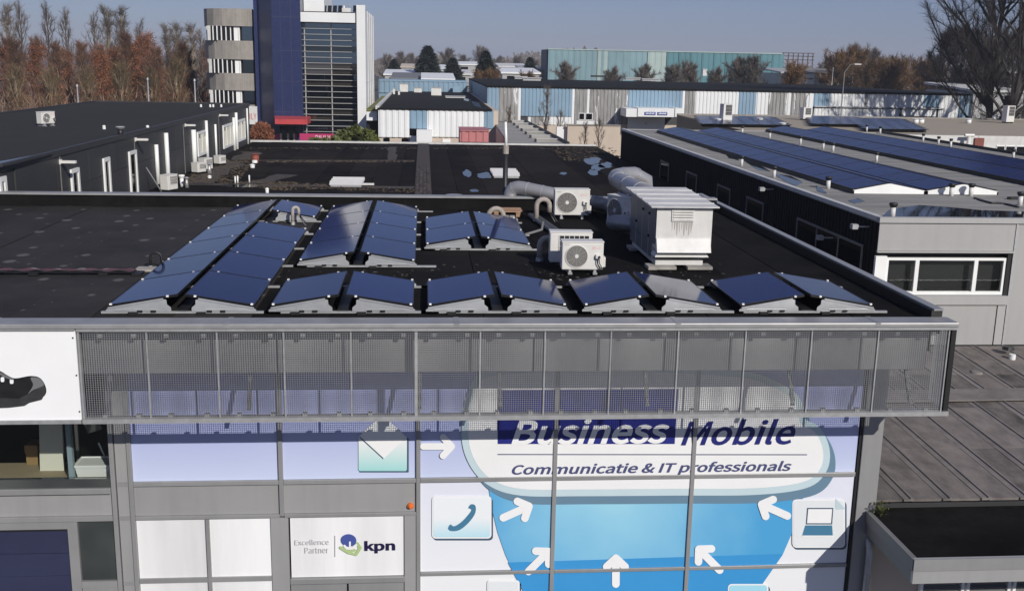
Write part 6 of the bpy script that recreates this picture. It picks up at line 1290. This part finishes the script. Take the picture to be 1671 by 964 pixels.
# two big trees on the right and the dark thicket behind them
bt = tree_meshes(21, 22, 10.5, .14, 34, 24000, .72, .36, 1.25, .020, 'bark_dark', 'twig_dark'); bt2 = tree_meshes(22, 22, 10.5, .16, 32, 24000, .75, .36, 1.25, .020, 'bark_dark', 'twig_dark')
p = T(1615, 190, 92); plant_tree(bt, (p.x, 92, 0), 1., .4, 'large dark bare tree right of the striped hall, the left one of two', 'tree', 'large bare trees at the right', 'large_tree')
p = T(1655, 190, 88); plant_tree(bt2, (p.x, 88, 0), 1., 2.4, 'large dark bare tree at the right picture edge', 'tree', 'large bare trees at the right', 'large_tree')
dk = tree_meshes(23, 12, 5, .05, 26, 8000, .9, .3, 1.1, .045, 'bark_dark', 'twig_dark')
for px, py, yy, wh in ((1545, 65, 165, 'leftmost'), (1575, 60, 155, 'second'), (1610, 75, 150, 'third'), (1650, 70, 150, 'rightmost')):
    top_ = T(px, py, yy); plant_tree(dk, (top_.x, yy, 0), top_.z/12, random.uniform(0, 6), f'dark dense tree behind the large bare trees, {wh} of four', 'tree', 'dark trees behind the large bare trees', 'dense_tree')
g = MB(); rn = random.Random(19)
for _ in range(9000):
    px = rn.uniform(1585, 1760); yy = rn.uniform(95, 135); X_ = T(px, 150, yy).x; z = abs(rn.gauss(0, 1.9)); q = Vector((X_, yy, z)); d = Vector((rn.gauss(0, .6), rn.gauss(0, .6), 1)).normalized(); l = rn.uniform(.5, 1.5); s_ = d.cross(Vector((rn.gauss(0, 1), rn.gauss(0, 1), 0))).normalized()*.04; g.add([q-s_, q+s_, q+d*l], [(0, 1, 2)])
struct('thicket', g, 'twig_dark', 'stuff')
# conifers and round trees in the middle distance
def conifer(seed, h, r):
    rn = random.Random(seed); t = MB().cyl((0, 0, 0), (0, 0, h*.95), .22, .03, 7); g = MB()
    for _ in range(4200):
        u = rn.random()**.8; z = h*(.08+.92*u); rr = r*(1-u)**.75*rn.uniform(.35, 1.08); a = rn.uniform(0, 6.283); q = Vector((rr*math.cos(a), rr*math.sin(a), z)); d = Vector((math.cos(a), math.sin(a), rn.gauss(-.1, .35))).normalized(); l = rn.uniform(.3, .8); s_ = d.cross(Vector((rn.gauss(0, .4), rn.gauss(0, .4), 1))).normalized()*l*.35; g.add([q-d*l*.4-s_, q+d*l, q-d*l*.4+s_], [(0, 1, 2)])
    return [t.mesh('trunk', 'bark_dark'), g.mesh('crown', 'conifer')]
cf = conifer(31, 10, 3.4)
for px, py, yy, l, wd in ((698, 76, 215, 'broad dark evergreen above the low pale roofs', 1.15), (739, 96, 215, 'small dark evergreen right of the broad one', 1.2), (793, 85, 185, 'dark evergreen with brown shrubs at its foot left of the teal hall', 1.), (865, 95, 235, 'small dark evergreen just left of the teal hall gable', 1.), (643, 98, 230, 'small dark evergreen close to the white tower wall', 1.)):
    top_ = T(px, py, yy); s = top_.z/10; plant_tree(cf, (top_.x, yy, 0), s*wd, px*.7, l, 'tree', None, 'evergreen_tree', s)
rd = tree_meshes(41, 10, 4.6, .14, 28, 7000, .95, .25, 1.0, .05, 'bark', 'twig_grey'); ru = tree_meshes(42, 9, 4.6, .05, 28, 5000, .9, .25, 1.0, .06, 'bark', 'olive', 'olive', 4200, leaf_hi=1.)
mids = [(rd, 731, 74, 330, 'grey'), (rd, 786, 70, 330, 'grey'), (rd, 655, 80, 340, 'grey'), (rd, 672, 83, 360, 'grey'), (rd, 632, 84, 330, 'grey'), (rd, 757, 86, 380, 'grey'), (rd, 815, 88, 400, 'grey'), (rd, 845, 88, 380, 'grey'), (rd, 872, 92, 360, 'grey'), (rd, 925, 94, 170, 'grey'), (rd, 1000, 103, 165, 'grey'), (rd, 1052, 98, 170, 'grey'), (rd, 1100, 98, 168, 'brown'), (rd, 1125, 93, 170, 'grey'), (rd, 1205, 86, 172, 'grey'), (rd, 1232, 83, 170, 'grey'), (rd, 1170, 104, 180, 'grey'), (ru, 1297, 92, 165, 'olive'), (ru, 800, 105, 178, 'rust'), (ru, 862, 110, 190, 'rust'),
 (ru, 1368, 75, 195, 'rust'), (ru, 1395, 66, 200, 'rust'), (rd, 1400, 64, 215, 'grey'), (rd, 1425, 72, 220, 'grey'), (ru, 1430, 88, 190, 'rust'), (ru, 1455, 82, 205, 'rust'), (ru, 1475, 84, 195, 'rust'), (ru, 1500, 88, 210, 'rust'), (ru, 1520, 86, 200, 'rust'), (ru, 1450, 92, 175, 'rust'), (rd, 1345, 98, 240, 'grey')]
mids.sort(key=lambda m: m[1]); cc = {'grey': 0, 'rust': 0, 'olive': 0, 'brown': 0}
names = {'grey': 'round bare grey tree', 'rust': 'round rust brown tree', 'olive': 'olive brown tree right of the teal hall', 'brown': 'brown bare tree before the teal hall'}
tot = {k: sum(1 for m in mids if m[4] == k) for k in cc}
for ms, px, py, yy, kd in mids:
    top_ = T(px, py, yy); hh = max(v.co.z for v in ms[1].vertices); s = top_.z/hh; cc[kd] += 1
    where_ = 'left of the teal hall' if px < 885 else ('in front of the teal hall' if px < 1280 else 'right of the teal hall')
    ix = sum(1 for m in mids if m[4] == kd and m[1] <= px and (m[1] < 885) == (px < 885) and (m[1] < 1280) == (px < 1280))
    lab = names[kd] if kd in ('olive', 'brown') else f'{ordn[min(ix, 10)-1]} {names[kd]} from the left, {where_}'
    plant_tree(ms, (top_.x, yy, 0), s*1.05, px*.37, lab, 'tree', 'round trees of the middle distance' if kd in ('grey', 'rust') else None, 'round_tree', s)
# thin bare saplings before the striped hall
sp = tree_meshes(51, 8, 1.6, .2, 18, 900, 1.1, .07, .6, .02, 'bark', 'twig_grey')
for px, py, yy, l in ((892, 143, 94, 'slender bare sapling before the light blue hall cladding'), (978, 195, 86, 'low bare sapling before the beige wall, right one'), (955, 200, 86, 'low bare sapling before the beige wall, left one'), (915, 182, 92, 'bare sapling right of the slender one before the hall'), (830, 175, 88, 'bare sapling beside the annex with skylight bars')):
    top_ = T(px, py, yy); plant_tree(sp, (top_.x, yy, 0), top_.z/8, px*.2, l, 'sapling', None, 'sapling')
# far wood along the horizon: one mass
g = MB(); rn = random.Random(77)
for _ in range(24000):
    yy = rn.uniform(480, 900); px = rn.uniform(300, 2000); X_ = T(px, 100, yy).x; hmax = 9+4*math.sin(X_*.021)+3*math.sin(X_*.07+2)+1.5*math.sin(X_*.19); z = hmax*rn.random()**.7; q = Vector((X_, yy, max(0, z))); s = rn.uniform(.5, 1.3); a = rn.uniform(0, 3.1); g.add([q-Vector((s, 0, s*.7)), q+Vector((s, 0, -s*.6)), q+Vector((s*.2*math.cos(a), .2, s))], [(0, 1, 2)])
struct('far_wood', g, 'twig_grey', 'stuff')
# shrubs at the foot of the tower
def shrub(name, label, px0, px1, py0, py1, yy, m, n, s0, s1, seed):
    rn = random.Random(seed); a, b = T(px0, py1, yy), T(px1, py0, yy); t = thing(name, label, 'shrub', ((a.x+b.x)/2, yy, 0)); g = MB(); cx, rxx, zt_ = (a.x+b.x)/2, (b.x-a.x)/2, b.z
    lob = [(cx+rxx*rn.uniform(-.75, .75), yy+rn.uniform(-.8, .8), rxx*rn.uniform(.25, .42), rn.uniform(.86, 1.02)) for _ in range(16)]
    for _ in range(n):
        lx_, ly_, lr, lh = rn.choice(lob); v = Vector((rn.gauss(0, 1), rn.gauss(0, 1), rn.gauss(0, 1))).normalized()*rn.uniform(.7, 1.05); h_ = zt_*lh*(1-.12*min(1, abs(lx_-cx)/rxx)**2); low = rn.random() < .35; q = Vector((lx_+v.x*lr, ly_+v.y*lr*.8, (rn.uniform(.3, 1)*(h_-lr) if low else h_-lr+v.z*lr))); s = rn.uniform(s0, s1); d = Vector((rn.gauss(0, 1), rn.gauss(0, 1), rn.gauss(.5, .8))).normalized(); u = d.cross(Vector((rn.gauss(0, 1), rn.gauss(0, 1), rn.gauss(0, 1)))).normalized(); g.add([q-u*s*.4, q+d*s, q+u*s*.4, q-d*s*.5], [(0, 1, 2, 3)])
    part('foliage', g, m, t); w_ = MB()
    for k in range(7): a_ = rn.uniform(-.6, .6); w_.tube([(cx+a_*rxx*.5, yy, 0), (cx+a_*rxx, yy, zt_*.55)], .05, 5)
    part('stem', w_, 'bark', t)
shrub('laurel_bush', 'large yellow green laurel bush before the white pier of the tower', 545, 616, 205, 262, 76, 'hedge', 5200, .15, .38, 1)
shrub('laurel_hedge', 'low green hedge before the red sign wall of the tower', 484, 552, 226, 255, 80, 'hedge', 3500, .12, .3, 2)
shrub('barberry_bush', 'red brown bush between the sign board and the red canopy', 402, 446, 203, 255, 80, 'twig_rust', 4200, .10, .32, 3)


# ------------------------------------------------------------------ thin winter haze over the whole place
hm = bpy.data.materials.new('haze'); hm.use_nodes = True; t = hm.node_tree; t.nodes.remove(t.nodes['Principled BSDF']); v = t.nodes.new('ShaderNodeVolumePrincipled')
v.inputs['Color'].default_value = (.80, .86, .97, 1); v.inputs['Density'].default_value = .0003; v.inputs['Anisotropy'].default_value = 0; t.links.new(v.outputs[0], t.nodes['Material Output'].inputs['Volume'])
hz_ = MB().box(-1200, 1400, -80, 1400, -1, 34).mesh('haze', hm); o = bpy.data.objects.new('haze', hz_); COL.objects.link(o); o['kind'] = 'stuff'
